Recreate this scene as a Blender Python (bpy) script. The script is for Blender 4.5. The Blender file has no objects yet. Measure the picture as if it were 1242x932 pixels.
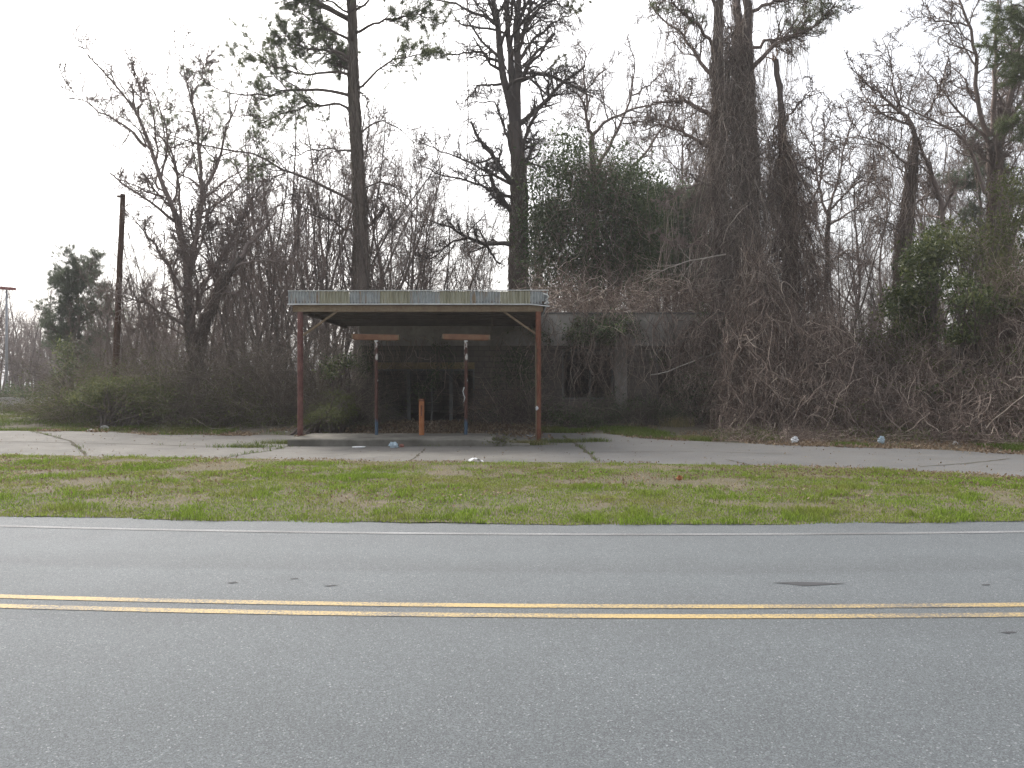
import bpy, math, random
import numpy as np
from mathutils import Vector
random.seed(4)
rng = np.random.default_rng(11)
S = bpy.context.scene
C = S.collection
R_ = math.radians

# ------------------------------------------------------------------ camera, sky, sun, exposure
FPX, CX, CY, EYE = 950.0, 621.0, 466.0, 1.6
cam_d = bpy.data.cameras.new('camera')
cam = bpy.data.objects.new('camera', cam_d); C.objects.link(cam)
cam.location = (0, 0, EYE); cam.rotation_euler = (R_(90), 0, 0)
cam_d.sensor_fit = 'HORIZONTAL'; cam_d.sensor_width = 36; cam_d.lens = 36 * FPX / 1242
cam_d.clip_start = 0.1; cam_d.clip_end = 3000
S.camera = cam
SUN_EL, SUN_AZ = 48.0, -28.0          # azimuth measured from +Y (ahead) towards +X
w = bpy.data.worlds.new('World'); S.world = w; w.use_nodes = True
nt = w.node_tree; nt.nodes.clear()
sky = nt.nodes.new('ShaderNodeTexSky'); sky.sky_type = 'NISHITA'; sky.sun_disc = False
sky.sun_elevation = R_(SUN_EL); sky.sun_rotation = R_(SUN_AZ)
sky.air_density = 1.0; sky.dust_density = 6.0; sky.ozone_density = 1.0
hs = nt.nodes.new('ShaderNodeHueSaturation'); hs.inputs['Saturation'].default_value = 0.3
bg = nt.nodes.new('ShaderNodeBackground'); bg.inputs['Strength'].default_value = 0.125
wo = nt.nodes.new('ShaderNodeOutputWorld')
nt.links.new(sky.outputs[0], hs.inputs['Color']); nt.links.new(hs.outputs[0], bg.inputs['Color'])
nt.links.new(bg.outputs[0], wo.inputs['Surface'])
sl = bpy.data.lights.new('sun', 'SUN'); sl.energy = 1.5; sl.angle = R_(14); sl.color = (1, .95, .88)
so = bpy.data.objects.new('sun', sl); C.objects.link(so)
_e, _a = R_(SUN_EL), R_(SUN_AZ)
sd = Vector((math.sin(_a) * math.cos(_e), math.cos(_a) * math.cos(_e), math.sin(_e)))
so.rotation_euler = sd.to_track_quat('Z', 'Y').to_euler()
S.view_settings.view_transform = 'Standard'; S.view_settings.look = 'None'
S.view_settings.exposure = 1.28; S.view_settings.gamma = 1.0

# ------------------------------------------------------------------ helpers
def px(x, y, D):
    return np.array(((x - CX) / FPX * D, D, EYE - (y - CY) / FPX * D))
def gp(x, y, z=0.0):
    D = (EYE - z) * FPX / (y - CY)
    return np.array(((x - CX) / FPX * D, D, z))

class MB:
    def __init__(s): s.v = []; s.q = []; s.t = []; s.n = 0; s.qm = []; s.tm = []
    def add(s, v, q=None, t=None, mi=0):
        v = np.asarray(v, dtype=np.float64).reshape(-1, 3)
        if q is not None and len(q):
            s.q.append(np.asarray(q).reshape(-1, 4) + s.n); s.qm.append(np.full(len(s.q[-1]), mi))
        if t is not None and len(t):
            s.t.append(np.asarray(t).reshape(-1, 3) + s.n); s.tm.append(np.full(len(s.t[-1]), mi))
        s.v.append(v); s.n += len(v)
    def build(s, name, mats, parent=None, smooth=False, label=None):
        if not s.v: return None
        v = np.concatenate(s.v)
        if parent is not None: v = v - np.array(parent_world(parent))
        me = bpy.data.meshes.new(name)
        q = np.concatenate(s.q) if s.q else np.zeros((0, 4), int)
        t = np.concatenate(s.t) if s.t else np.zeros((0, 3), int)
        nl = q.size + t.size
        me.vertices.add(len(v)); me.vertices.foreach_set('co', v.astype(np.float32).ravel())
        me.loops.add(nl); me.loops.foreach_set('vertex_index', np.concatenate([q.ravel(), t.ravel()]).astype(np.int32))
        me.polygons.add(len(q) + len(t))
        ls = np.concatenate([np.arange(len(q)) * 4, q.size + np.arange(len(t)) * 3]).astype(np.int32)
        me.polygons.foreach_set('loop_start', ls)
        if not isinstance(mats, (list, tuple)): mats = [mats]
        for m in mats: me.materials.append(m)
        if len(mats) > 1:
            mi = np.concatenate(s.qm + s.tm).astype(np.int32); me.polygons.foreach_set('material_index', mi)
        me.polygons.foreach_set('use_smooth', np.full(len(q) + len(t), smooth))
        me.update(calc_edges=True); me.validate()
        o = bpy.data.objects.new(name, me); C.objects.link(o)
        if parent is not None: o.parent = parent
        if label: o['label'] = label
        return o

def parent_world(o):
    p = Vector((0, 0, 0))
    while o is not None: p = p + o.location; o = o.parent
    return p
def tag(o, label, cat, group=None, kind=None):
    if label: o['label'] = label
    if cat: o['category'] = cat
    if group: o['group'] = group
    if kind: o['kind'] = kind
    return o
def struct(o): o['kind'] = 'structure'; return o
def thing(name, loc, label, cat, group=None):
    o = bpy.data.objects.new(name, None); C.objects.link(o); o.location = tuple(loc)
    o.empty_display_size = .3
    return tag(o, label, cat, group)
def rebase(o):            # put a single-mesh thing's origin at the base of its geometry
    me = o.data; n = len(me.vertices); v = np.empty(n * 3, np.float32); me.vertices.foreach_get('co', v)
    v = v.reshape(-1, 3); c = (v.min(0) + v.max(0)) / 2; c[2] = v[:, 2].min(); v = v - c
    me.vertices.foreach_set('co', v.ravel()); o.location = tuple(float(a) for a in c); me.update(); return o

def norm(a): return a / (np.linalg.norm(a, axis=-1, keepdims=True) + 1e-9)

def tubes(mb, P, R, n=4, mi=0, cap=False, rough=0.0):
    P = np.asarray(P, float); R = np.asarray(R, float)
    if P.ndim == 2: P = P[None]; R = R[None]
    N, K, _ = P.shape
    if N == 0: return
    T = np.empty_like(P); T[:, 1:-1] = P[:, 2:] - P[:, :-2]; T[:, 0] = P[:, 1] - P[:, 0]; T[:, -1] = P[:, -1] - P[:, -2]
    T = norm(T)
    m = np.abs(P[:, -1] - P[:, 0]); ref = np.zeros((N, 3)); ref[np.arange(N), np.argmin(m, axis=1)] = 1
    U = norm(np.cross(T, ref[:, None, :])); V = np.cross(T, U)
    a = np.arange(n) * 2 * math.pi / n
    RR = R[:, :, None] * (np.ones(n) if rough == 0 else 1 + rough * rng.standard_normal((N, K, n)))
    ring = P[:, :, None, :] + RR[..., None] * (np.cos(a)[None, None, :, None] * U[:, :, None, :] + np.sin(a)[None, None, :, None] * V[:, :, None, :])
    i = (np.arange(N) * K * n)[:, None, None] + (np.arange(K - 1) * n)[None, :, None] + np.arange(n)[None, None, :]
    j = (np.arange(N) * K * n)[:, None, None] + (np.arange(K - 1) * n)[None, :, None] + ((np.arange(n) + 1) % n)[None, None, :]
    q = np.stack([i, j, j + n, i + n], -1).reshape(-1, 4)
    v = ring.reshape(-1, 3)
    t = None
    if cap:
        b = (np.arange(N) * K * n)
        fans = []
        for k0 in (0, K - 1):
            for s in range(1, n - 1):
                f = np.stack([b + k0 * n, b + k0 * n + s, b + k0 * n + s + 1], -1)
                fans.append(f[:, ::-1] if k0 == 0 else f)
        t = np.concatenate(fans)
    mb.add(v, q, t, mi)

def resample(pts, K):
    pts = np.asarray(pts, float); d = np.r_[0, np.cumsum(np.linalg.norm(np.diff(pts, axis=0), axis=1))]
    u = np.linspace(0, d[-1], K)
    return np.stack([np.interp(u, d, pts[:, i]) for i in range(pts.shape[1])], 1)
def trace(pts, D, K=14, dz=0.0, r0=.1, r1=.03, wig=0.03):
    p = resample(np.asarray(pts, float), K); t = np.linspace(0, 1, K)
    Ds = D + dz * t
    P = np.stack([(p[:, 0] - CX) / FPX * Ds, Ds, EYE - (p[:, 1] - CY) / FPX * Ds], 1)
    n = rng.standard_normal((K, 3)) * wig; n[0] = 0
    return P + n, r0 + (r1 - r0) * t ** .8

def spawn(P, R, n, t0=.15, t1=1., lf=.4, lmin=.2, K=7, ang=50, angv=15, wob=.25, up=.0, rf=.6, rmin=.004, rend=.35, lmax=99, outl=None):
    N, Kp, _ = P.shape; M = N * n
    idx = np.repeat(np.arange(N), n)
    t = t0 + (t1 - t0) * ((np.tile(np.arange(n), N) + rng.random(M)) / n)
    f = t * (Kp - 1); k = np.minimum(f.astype(int), Kp - 2); fr = (f - k)[:, None]
    pos = P[idx, k] * (1 - fr) + P[idx, k + 1] * fr
    tan = norm(P[idx, k + 1] - P[idx, k])
    rad = R[idx, k] * (1 - fr[:, 0]) + R[idx, k + 1] * fr[:, 0]
    plen = np.linalg.norm(np.diff(P, axis=1), axis=2).sum(1)[idx]
    rv = norm(np.cross(tan, rng.standard_normal((M, 3))))
    a = np.radians(ang + angv * rng.standard_normal(M))[:, None]
    d = tan * np.cos(a) + rv * np.sin(a)
    L = np.clip(lf * plen * (1 - .55 * t) * (.55 + .9 * rng.random(M)), lmin * (.6 + .8 * rng.random(M)), lmax)
    st = (L / (K - 1))[:, None]
    Q = np.empty((M, K, 3)); Q[:, 0] = pos
    upv = np.array([0, 0, up])
    for s in range(1, K):
        d = norm(d + wob * rng.standard_normal((M, 3)) + upv)
        Q[:, s] = Q[:, s - 1] + d * st
    r0 = np.maximum(rad * rf, rmin)
    Rr = np.maximum(r0[:, None] * (1 - (1 - rend) * np.linspace(0, 1, K)[None]), rmin * .6)
    return Q, Rr

def walk(pos, d, L, K, wob=.3, pull=(0, 0, 0), r0=.01, r1=.004):
    M = len(pos); Q = np.empty((M, K, 3)); Q[:, 0] = pos; d = norm(d); st = (np.broadcast_to(L, (M,)) / (K - 1))[:, None]
    pull = np.asarray(pull, float)
    for s in range(1, K):
        d = norm(d + wob * rng.standard_normal((M, 3)) + pull); Q[:, s] = Q[:, s - 1] + d * st
    rr = np.broadcast_to(np.asarray(r0), (M,))[:, None] * (1 - np.linspace(0, 1, K)[None]) + r1 * np.linspace(0, 1, K)[None]
    return Q, rr

def leaves(mb, cen, size, wid=.45, mi=0, nrm=None):
    M = len(cen)
    if M == 0: return
    a = norm(rng.standard_normal((M, 3)))
    b = norm(np.cross(a, rng.standard_normal((M, 3)) if nrm is None else nrm + .5 * rng.standard_normal((M, 3))))
    c = np.cross(a, b)
    s = (size * (.4 + 1.2 * rng.random(M)))[:, None]
    v = np.stack([cen, cen + a * s * .5 + b * s * wid * .5 + c * s * .08, cen + a * s, cen + a * s * .5 - b * s * wid * .5 + c * s * .08], 1)
    i = np.arange(M) * 4
    mb.add(v.reshape(-1, 3), np.stack([i, i + 1, i + 2, i + 3], 1), None, mi)

def needles(mb, cen, dirs, cnt=26, ln=.2, wd=.012):
    M = len(cen)
    if M == 0: return
    c = np.repeat(cen, cnt, 0) + .03 * rng.standard_normal((M * cnt, 3)); d = norm(np.repeat(norm(dirs), cnt, 0) * .55 + norm(rng.standard_normal((M * cnt, 3))))
    L = (ln * (.7 + .5 * rng.random(M * cnt)))[:, None]
    s = norm(np.cross(d, rng.standard_normal((M * cnt, 3)))) * wd * .5
    v = np.stack([c - s, c + s, c + d * L], 1).reshape(-1, 3)
    i = np.arange(M * cnt) * 3
    mb.add(v, None, np.stack([i, i + 1, i + 2], 1))

def box(mb, a, b, mi=0):
    x0, y0, z0 = a; x1, y1, z1 = b
    v = [(x0, y0, z0), (x1, y0, z0), (x1, y1, z0), (x0, y1, z0), (x0, y0, z1), (x1, y0, z1), (x1, y1, z1), (x0, y1, z1)]
    mb.add(v, [(0, 3, 2, 1), (4, 5, 6, 7), (0, 1, 5, 4), (1, 2, 6, 5), (2, 3, 7, 6), (3, 0, 4, 7)], None, mi)
def bar(mb, a, b, wx, wz, mi=0):            # square bar from a to b
    P = np.array([a, b], float); d = norm(P[1] - P[0]); ref = np.array([0, 0, 1.]) if abs(d[2]) < .9 else np.array([0, 1., 0])
    u = norm(np.cross(d, ref)); v_ = np.cross(u, d)
    vs = []
    for p in P:
        for su, sv in ((-1, -1), (1, -1), (1, 1), (-1, 1)): vs.append(p + u * su * wx / 2 + v_ * sv * wz / 2)
    mb.add(vs, [(0, 1, 2, 3), (7, 6, 5, 4), (0, 4, 5, 1), (1, 5, 6, 2), (2, 6, 7, 3), (3, 7, 4, 0)], None, mi)

_perm = np.random.default_rng(3).random((256, 256))
def vnoise(x, y):
    x = np.asarray(x, float); y = np.asarray(y, float); xi = np.floor(x).astype(int); yi = np.floor(y).astype(int); fx = x - xi; fy = y - yi
    fx = fx * fx * (3 - 2 * fx); fy = fy * fy * (3 - 2 * fy); g = lambda a, b: _perm[a % 256, b % 256]
    return (g(xi, yi) * (1 - fx) + g(xi + 1, yi) * fx) * (1 - fy) + (g(xi, yi + 1) * (1 - fx) + g(xi + 1, yi + 1) * fx) * fy
def fbm(x, y, o=4):
    s = 0; a = .5
    for i in range(o): s = s + a * vnoise(x * 2 ** i + 17 * i, y * 2 ** i + 31 * i); a *= .5
    return s / (1 - .5 ** o)
def smooth(t): t = np.clip(t, 0, 1); return t * t * (3 - 2 * t)

# ------------------------------------------------------------------ materials
class Mat:
    def __init__(s, name, rough=.8, spec=.3):
        s.m = bpy.data.materials.new(name); s.m.use_nodes = True; s.nt = s.m.node_tree; s.n = s.nt.nodes
        s.b = s.n['Principled BSDF']; s.b.inputs['Roughness'].default_value = rough; s.b.inputs['Specular IOR Level'].default_value = spec
        s._co = None
    def link(s, a, b): s.nt.links.new(a, b)
    def co(s, kind='Object', scale=(1, 1, 1)):
        t = s.n.new('ShaderNodeTexCoord'); mp = s.n.new('ShaderNodeMapping'); mp.inputs['Scale'].default_value = scale
        s.link(t.outputs[kind], mp.inputs['Vector']); return mp.outputs[0]
    def noise(s, scale, detail=4, co=None, rough=.55, dist=0):
        n = s.n.new('ShaderNodeTexNoise'); n.inputs['Scale'].default_value = scale; n.inputs['Detail'].default_value = detail
        n.inputs['Roughness'].default_value = rough; n.inputs['Distortion'].default_value = dist
        s.link(co if co is not None else s.co(), n.inputs['Vector']); return n.outputs['Fac']
    def island(s): return s.n.new('ShaderNodeNewGeometry').outputs['Random Per Island']
    def ramp(s, f, stops, interp='LINEAR'):
        r = s.n.new('ShaderNodeValToRGB'); cr = r.color_ramp; cr.interpolation = interp
        while len(cr.elements) < len(stops): cr.elements.new(.5)
        for e, (p, c) in zip(cr.elements, stops):
            e.position = p; e.color = (*c, 1) if hasattr(c, '__len__') else (c, c, c, 1)
        s.link(f, r.inputs[0]); return r.outputs[0]
    def mix(s, f, a, b, mode='MIX'):
        m = s.n.new('ShaderNodeMix'); m.data_type = 'RGBA'; m.blend_type = mode
        for so_, v in ((m.inputs[0], f), (m.inputs[6], a), (m.inputs[7], b)):
            if isinstance(v, (int, float)): so_.default_value = v
            elif isinstance(v, tuple): so_.default_value = (*v, 1)
            else: s.link(v, so_)
        return m.outputs[2]
    def math(s, op, a, b=0.):
        m = s.n.new('ShaderNodeMath'); m.operation = op
        for k, v in enumerate((a, b)):
            if isinstance(v, (int, float)): m.inputs[k].default_value = v
            else: s.link(v, m.inputs[k])
        return m.outputs[0]
    def color(s, c):
        if isinstance(c, tuple): s.b.inputs['Base Color'].default_value = (*c, 1)
        else: s.link(c, s.b.inputs['Base Color'])
        return s
    def translucent(s, col, k):
        t = s.n.new('ShaderNodeBsdfTranslucent'); s.link(col, t.inputs['Color']); x = s.n.new('ShaderNodeMixShader'); x.inputs[0].default_value = k
        s.link(s.b.outputs[0], x.inputs[1]); s.link(t.outputs[0], x.inputs[2]); s.link(x.outputs[0], s.n['Material Output'].inputs['Surface']); return s
    def bump(s, f, st=.4, d=.01):
        b = s.n.new('ShaderNodeBump'); b.inputs['Strength'].default_value = st; b.inputs['Distance'].default_value = d
        s.link(f, b.inputs['Height']); s.link(b.outputs[0], s.b.inputs['Normal']); return s

def bark(name, a, b, c, sc=6):
    m = Mat(name, .95, .1); co = m.co('Object', (1, 1, .22))
    f = m.noise(sc, 6, co, .65); f2 = m.noise(.7, 3)
    col = m.mix(m.ramp(f2, [(.3, 0.), (.7, 1.)]), m.ramp(f, [(.3, a), (.7, b)]), c)
    col = m.mix(.35, col, m.ramp(m.island(), [(0, a), (1, b)]))
    m.color(col).bump(f, .6, .03); return m.m
M = {}
M['bark_grey'] = bark('grey_bark', (.07, .06, .054), (.19, .163, .148), (.13, .112, .10))
M['bark_dark'] = bark('dark_bark', (.075, .061, .055), (.19, .156, .14), (.13, .107, .096))
M['bark_pine'] = bark('pine_bark', (.12, .10, .085), (.30, .25, .21), (.21, .18, .155), 4)
M['twig'] = bark('twig_bark', (.12, .094, .084), (.31, .25, .225), (.20, .165, .15), 3)
M['twig_dark'] = bark('dark_twig_bark', (.06, .05, .047), (.15, .126, .117), (.09, .076, .07), 3)
M['pole_wood'] = bark('weathered_pole_wood', (.05, .03, .022), (.13, .075, .052), (.09, .052, .04), 9)
def vine(name, a, b, hi=.85, c=(.34, .30, .26)):
    m = Mat(name, .9, .15); r = m.ramp(m.island(), [(0, a), (.75, b), (hi + .1, c)])
    col = m.mix(m.ramp(m.noise(.9, 3), [(.35, 0.), (.7, .7)]), r, a); m.color(col); return m.m
M['vine'] = vine('dry_vine', (.11, .078, .063), (.36, .285, .24), .82, (.62, .52, .43))
M['vine_pale'] = vine('grey_dry_vine', (.12, .092, .08), (.40, .335, .29), .8, (.66, .57, .49))
M['vine_dark'] = vine('dark_vine', (.09, .068, .058), (.25, .195, .165), .88, (.45, .37, .31))
M['cane'] = vine('dry_cane', (.085, .07, .057), (.23, .19, .155), .9, (.42, .36, .29))
def leaf(name, a, b, c=None, rough=.55, spec=.35, hue=.8, tr=.4):
    m = Mat(name, rough, spec); col = m.ramp(m.island(), [(0, a), (.6, b), (1, c or b)])
    col = m.mix(m.ramp(m.noise(hue, 2), [(.35, 0.), (.65, .6)]), col, a); m.color(col)
    return m.translucent(col, tr).m
M['needle'] = leaf('pine_needle', (.085, .11, .05), (.14, .172, .08), (.21, .235, .12), .8)
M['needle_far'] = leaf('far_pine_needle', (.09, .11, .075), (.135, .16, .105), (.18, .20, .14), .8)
M['holly'] = leaf('dark_evergreen_leaf', (.045, .065, .03), (.085, .122, .05), (.16, .20, .085), .6, .3)
M['ivy'] = leaf('ivy_leaf', (.045, .062, .022), (.105, .13, .045), (.24, .26, .10), .45, .4)
M['privet'] = leaf('olive_shrub_leaf', (.07, .08, .03), (.125, .14, .05), (.19, .195, .08), .7)
M['dead_leaf'] = leaf('dead_leaf', (.13, .09, .058), (.25, .185, .125), (.42, .34, .25), .8, .2)

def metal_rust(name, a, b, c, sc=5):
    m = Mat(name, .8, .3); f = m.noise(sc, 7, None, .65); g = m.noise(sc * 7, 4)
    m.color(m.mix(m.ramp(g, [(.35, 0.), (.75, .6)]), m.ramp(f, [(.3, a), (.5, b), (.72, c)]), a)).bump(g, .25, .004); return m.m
M['rust_post'] = metal_rust('rusty_red_paint', (.09, .038, .026), (.19, .072, .042), (.27, .12, .07))
M['rust_post_maroon'] = metal_rust('rusty_maroon_paint', (.10, .045, .04), (.17, .078, .068), (.25, .125, .10))
M['rust_beam'] = metal_rust('rusty_beam_steel', (.15, .09, .055), (.23, .18, .12), (.28, .23, .155), 2.2)
M['rust_orange'] = metal_rust('orange_rust', (.30, .115, .045), (.38, .16, .07), (.18, .06, .03), 4)
M['rust_bar'] = metal_rust('rusty_lamp_casing', (.17, .085, .05), (.25, .13, .08), (.30, .20, .12), 6)
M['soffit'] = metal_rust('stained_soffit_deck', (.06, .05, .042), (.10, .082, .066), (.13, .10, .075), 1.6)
def galv():
    m = Mat('galvanised_sheet', .45, .5); f = m.noise(7, 6); co = m.co('Object', (6, 1, .7))
    st = m.noise(1.3, 5, co, .6)
    c = m.ramp(f, [(.3, (.30, .32, .325)), (.7, (.44, .46, .46))])
    c = m.mix(m.ramp(st, [(.56, 0.), (.68, .75)]), c, (.30, .19, .085)); m.color(c); m.b.inputs['Metallic'].default_value = .25; return m.m
M['galv'] = galv()
def yel():
    m = Mat('weathered_yellow_sheet', .6, .3); co = m.co('Object', (8, 1, .8)); f = m.noise(2, 5, co)
    m.color(m.ramp(f, [(.3, (.24, .23, .165)), (.5, (.36, .345, .255)), (.72, (.47, .46, .385))])); return m.m
M['yellow_sheet'] = yel()
def trim():
    m = Mat('pale_metal_trim', .5, .4); f = m.noise(5, 5); m.color(m.ramp(f, [(.35, (.55, .56, .55)), (.7, (.78, .80, .80))])); return m.m
M['trim'] = trim()
def peeled():
    m = Mat('peeling_post_paint', .75, .25); f = m.noise(9, 5, m.co('Object', (1, 1, .6)), .6)
    sx = m.n.new('ShaderNodeSeparateXYZ'); t = m.n.new('ShaderNodeTexCoord'); m.link(t.outputs['Object'], sx.inputs[0])
    z = sx.outputs['Z']
    up = m.math('MULTIPLY', m.math('SUBTRACT', z, 1.95), .2)                    # white flakes survive near the top
    wf = m.ramp(m.math('ADD', f, up), [(.57, 0.), (.61, 1.)])
    c = m.mix(wf, m.ramp(m.noise(14, 4), [(.3, (.06, .028, .022)), (.7, (.12, .055, .042))]), (.58, .55, .52))
    lo = m.ramp(m.math('ADD', z, m.math('MULTIPLY', f, .35)), [(.62, 1.), (.70, 0.)])
    c = m.mix(lo, c, (.06, .095, .14)); m.color(c); return m.m
M['peeled'] = peeled()
def plaster(name, a, b, c):
    m = Mat(name, .9, .15); f = m.noise(.8, 6, m.co('Object', (1, 1, .5)), .65); g = m.noise(6, 4)
    m.color(m.mix(m.ramp(g, [(.4, 0.), (.8, .6)]), m.ramp(f, [(.3, a), (.5, b), (.75, c)]), a)).bump(g, .2, .01); return m.m
M['band'] = plaster('grimy_grey_band', (.15, .138, .122), (.31, .29, .262), (.45, .425, .39))
def blocks():
    m = Mat('grimy_block_wall', .9, .15); br = m.n.new('ShaderNodeTexBrick'); m.link(m.co('Object', (1, 1, 1)), br.inputs['Vector'])
    t = m.n.new('ShaderNodeTexCoord'); sx = m.n.new('ShaderNodeSeparateXYZ'); m.link(t.outputs['Object'], sx.inputs[0]); cb = m.n.new('ShaderNodeCombineXYZ'); m.link(sx.outputs['X'], cb.inputs[0]); m.link(sx.outputs['Z'], cb.inputs[1]); m.link(cb.outputs[0], br.inputs['Vector'])
    br.inputs['Scale'].default_value = 1; br.inputs['Brick Width'].default_value = .4; br.inputs['Row Height'].default_value = .2; br.inputs['Mortar Size'].default_value = .012
    br.inputs['Color1'].default_value = (.16, .138, .118, 1); br.inputs['Color2'].default_value = (.21, .178, .15, 1); br.inputs['Mortar'].default_value = (.10, .088, .078, 1)
    f = m.noise(.9, 6, m.co('Object', (1, 1, .5)), .65); m.color(m.mix(m.ramp(f, [(.35, 0.), (.65, .75)]), br.outputs['Color'], (.09, .08, .07))).bump(br.outputs['Fac'], -.4, .01); return m.m
M['wall'] = blocks()
M['header'] = plaster('peeling_yellow_header', (.08, .058, .042), (.30, .235, .13), (.46, .37, .23))
M['frame'] = plaster('dull_window_frame', (.09, .09, .085), (.16, .158, .15), (.27, .265, .255))
def glass():
    m = Mat('dark_dirty_glass', .22, .5); f = m.noise(3, 5); m.color(m.ramp(f, [(.35, (.02, .021, .022)), (.75, (.085, .082, .077))])); return m.m
M['glass'] = glass()

def asphalt():
    m = Mat('worn_asphalt', .72, .42)
    uv = m.co('UV'); f1 = m.noise(150, 3, uv, .8); f2 = m.noise(1.3, 5, uv, .6)
    vo = m.n.new('ShaderNodeTexVoronoi'); vo.inputs['Scale'].default_value = 125; m.link(uv, vo.inputs['Vector'])
    sp = m.ramp(vo.outputs['Color'], [(.0, (.013, .0165, .02)), (.5, (.073, .084, .092)), (.85, (.148, .166, .178)), (.96, (.38, .40, .41))])
    c = m.mix(.5, m.ramp(f1, [(.36, (.011, .0135, .016)), (.64, (.168, .188, .202))]), sp)
    c = m.mix(1, c, m.ramp(f2, [(.3, .92), (.7, 1.06)]), 'MULTIPLY')
    sx = m.n.new('ShaderNodeSeparateXYZ'); m.link(uv, sx.inputs[0]); v = sx.outputs['Y']
    wob = m.math('MULTIPLY', m.math('SUBTRACT', m.noise(.9, 3, m.co('UV', (.4, 1, 1))), .5), .25)
    vv = m.math('MULTIPLY', m.math('ADD', v, wob), .1)     # across-road coordinate in tens of metres
    band = m.ramp(vv, [(.30, 1.), (.36, .93), (.43, 1.), (.49, 1.), (.53, .90), (.57, .92), (.60, 1.), (.655, 1.03), (.672, .86), (.70, .92), (.735, 1.02), (.80, .97), (.86, .92), (.9, .84)])
    v2 = m.n.new('ShaderNodeTexVoronoi'); v2.feature = 'DISTANCE_TO_EDGE'; v2.inputs['Scale'].default_value = .42
    dn = m.n.new('ShaderNodeTexNoise'); dn.inputs['Scale'].default_value = 2.5; dn.inputs['Detail'].default_value = 5; m.link(uv, dn.inputs['Vector'])
    vm = m.n.new('ShaderNodeMix'); vm.data_type = 'VECTOR'; vm.inputs[0].default_value = .22; m.link(uv, vm.inputs[4]); m.link(dn.outputs['Color'], vm.inputs[5]); m.link(vm.outputs[1], v2.inputs['Vector'])
    ck = m.math('MULTIPLY', m.ramp(v2.outputs['Distance'], [(.0, 1.), (.006, 0.)]), m.ramp(m.noise(.6, 2, uv), [(.62, 0.), (.7, .25)]))
    c = m.mix(ck, c, (.03, .03, .03))
    m.color(m.mix(1, c, band, 'MULTIPLY')); m.bump(f1, .9, .008); return m.m
M['asphalt'] = asphalt()
def paint(name, col, lo, hi):
    m = Mat(name, .7, .3); f = m.noise(60, 4, None, .7); g = m.noise(1.1, 3, m.co('Object', (.5, 1, 1)))
    k = m.ramp(m.math('ADD', m.math('MULTIPLY', f, .6), m.math('MULTIPLY', g, .5)), [(lo, 0.), (hi, 1.)])
    m.color(m.mix(k, (.085, .087, .09), m.mix(m.ramp(g, [(.3, 0.), (.7, .4)]), col, tuple(x * .7 for x in col)))); return m.m
M['yellow_paint'] = paint('worn_yellow_paint', (.41, .30, .12), .46, .62)
M['white_paint'] = paint('worn_white_paint', (.34, .35, .36), .50, .80)
def concrete():
    m = Mat('old_concrete', .9, .2); f = m.noise(.55, 6, None, .62); g = m.noise(40, 4, None, .7); h = m.noise(.16, 3)
    c = m.ramp(f, [(.28, (.07, .065, .055)), (.5, (.135, .126, .108)), (.75, (.195, .183, .157))])
    sx = m.n.new('ShaderNodeSeparateXYZ'); t = m.n.new('ShaderNodeTexCoord'); m.link(t.outputs['Object'], sx.inputs[0])
    east = m.ramp(m.math('ADD', m.math('MULTIPLY', sx.outputs['X'], .05), m.math('ADD', m.math('MULTIPLY', h, .5), .2)), [(.42, 0.), (.58, 1.)])
    c = m.mix(east, c, m.ramp(f, [(.3, (.05, .051, .053)), (.6, (.095, .096, .096)), (.8, (.15, .147, .138))]))
    c = m.mix(m.ramp(m.noise(3.5, 5, m.co('Object', (1, 3, 1))), [(.48, 0.), (.64, .8)]), c, (.105, .088, .065))
    st = m.noise(1.1, 6, m.co('Object', (.6, 1.6, 1)), .7, 1.2); c = m.mix(m.ramp(st, [(.5, 0.), (.62, .55)]), c, (.062, .058, .05))
    vo = m.n.new('ShaderNodeTexVoronoi'); vo.feature = 'DISTANCE_TO_EDGE'; vo.inputs['Scale'].default_value = .5; dn = m.n.new('ShaderNodeTexNoise'); dn.inputs['Scale'].default_value = 2.; dn.inputs['Detail'].default_value = 5; pc = m.co('Object'); m.link(pc, dn.inputs['Vector'])
    vm = m.n.new('ShaderNodeMix'); vm.data_type = 'VECTOR'; vm.inputs[0].default_value = .25; m.link(pc, vm.inputs[4]); m.link(dn.outputs['Color'], vm.inputs[5]); m.link(vm.outputs[1], vo.inputs['Vector'])
    c = m.mix(m.math('MULTIPLY', m.ramp(vo.outputs['Distance'], [(0., 1.), (.014, 0.)]), m.ramp(m.noise(.5, 2), [(.45, 0.), (.55, .7)])), c, (.05, .044, .034))
    c = m.mix(.35, c, m.ramp(g, [(.3, .06), (.7, .26)])); m.color(c).bump(g, .3, .006); return m.m
M['concrete'] = concrete()
M['kerb'] = plaster('mossy_concrete_kerb', (.08, .075, .062), (.17, .16, .138), (.28, .26, .225))
def soil(name, g0, stops):
    m = Mat(name, .95, .1); f = m.noise(g0, 6, None, .65); g = m.noise(22, 5, None, .7); h = m.noise(90, 3)
    c = m.ramp(f, stops); c = m.mix(m.ramp(g, [(.42, 0.), (.7, .55)]), c, (.125, .105, .068))
    c = m.mix(.3, c, m.ramp(h, [(.3, .02), (.75, .2)])); m.color(c).bump(g, .6, .03); return m.m
M['verge'] = soil('thin_turf_soil', .8, [(.3, (.085, .085, .035)), (.5, (.13, .108, .065)), (.7, (.165, .13, .09))])
M['ground'] = soil('leafy_ground_soil', .7, [(.3, (.055, .045, .03)), (.5, (.085, .068, .046)), (.7, (.06, .068, .03))])
M['dirt'] = soil('bare_dirt', .9, [(.3, (.10, .075, .048)), (.7, (.17, .135, .09))])
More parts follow.
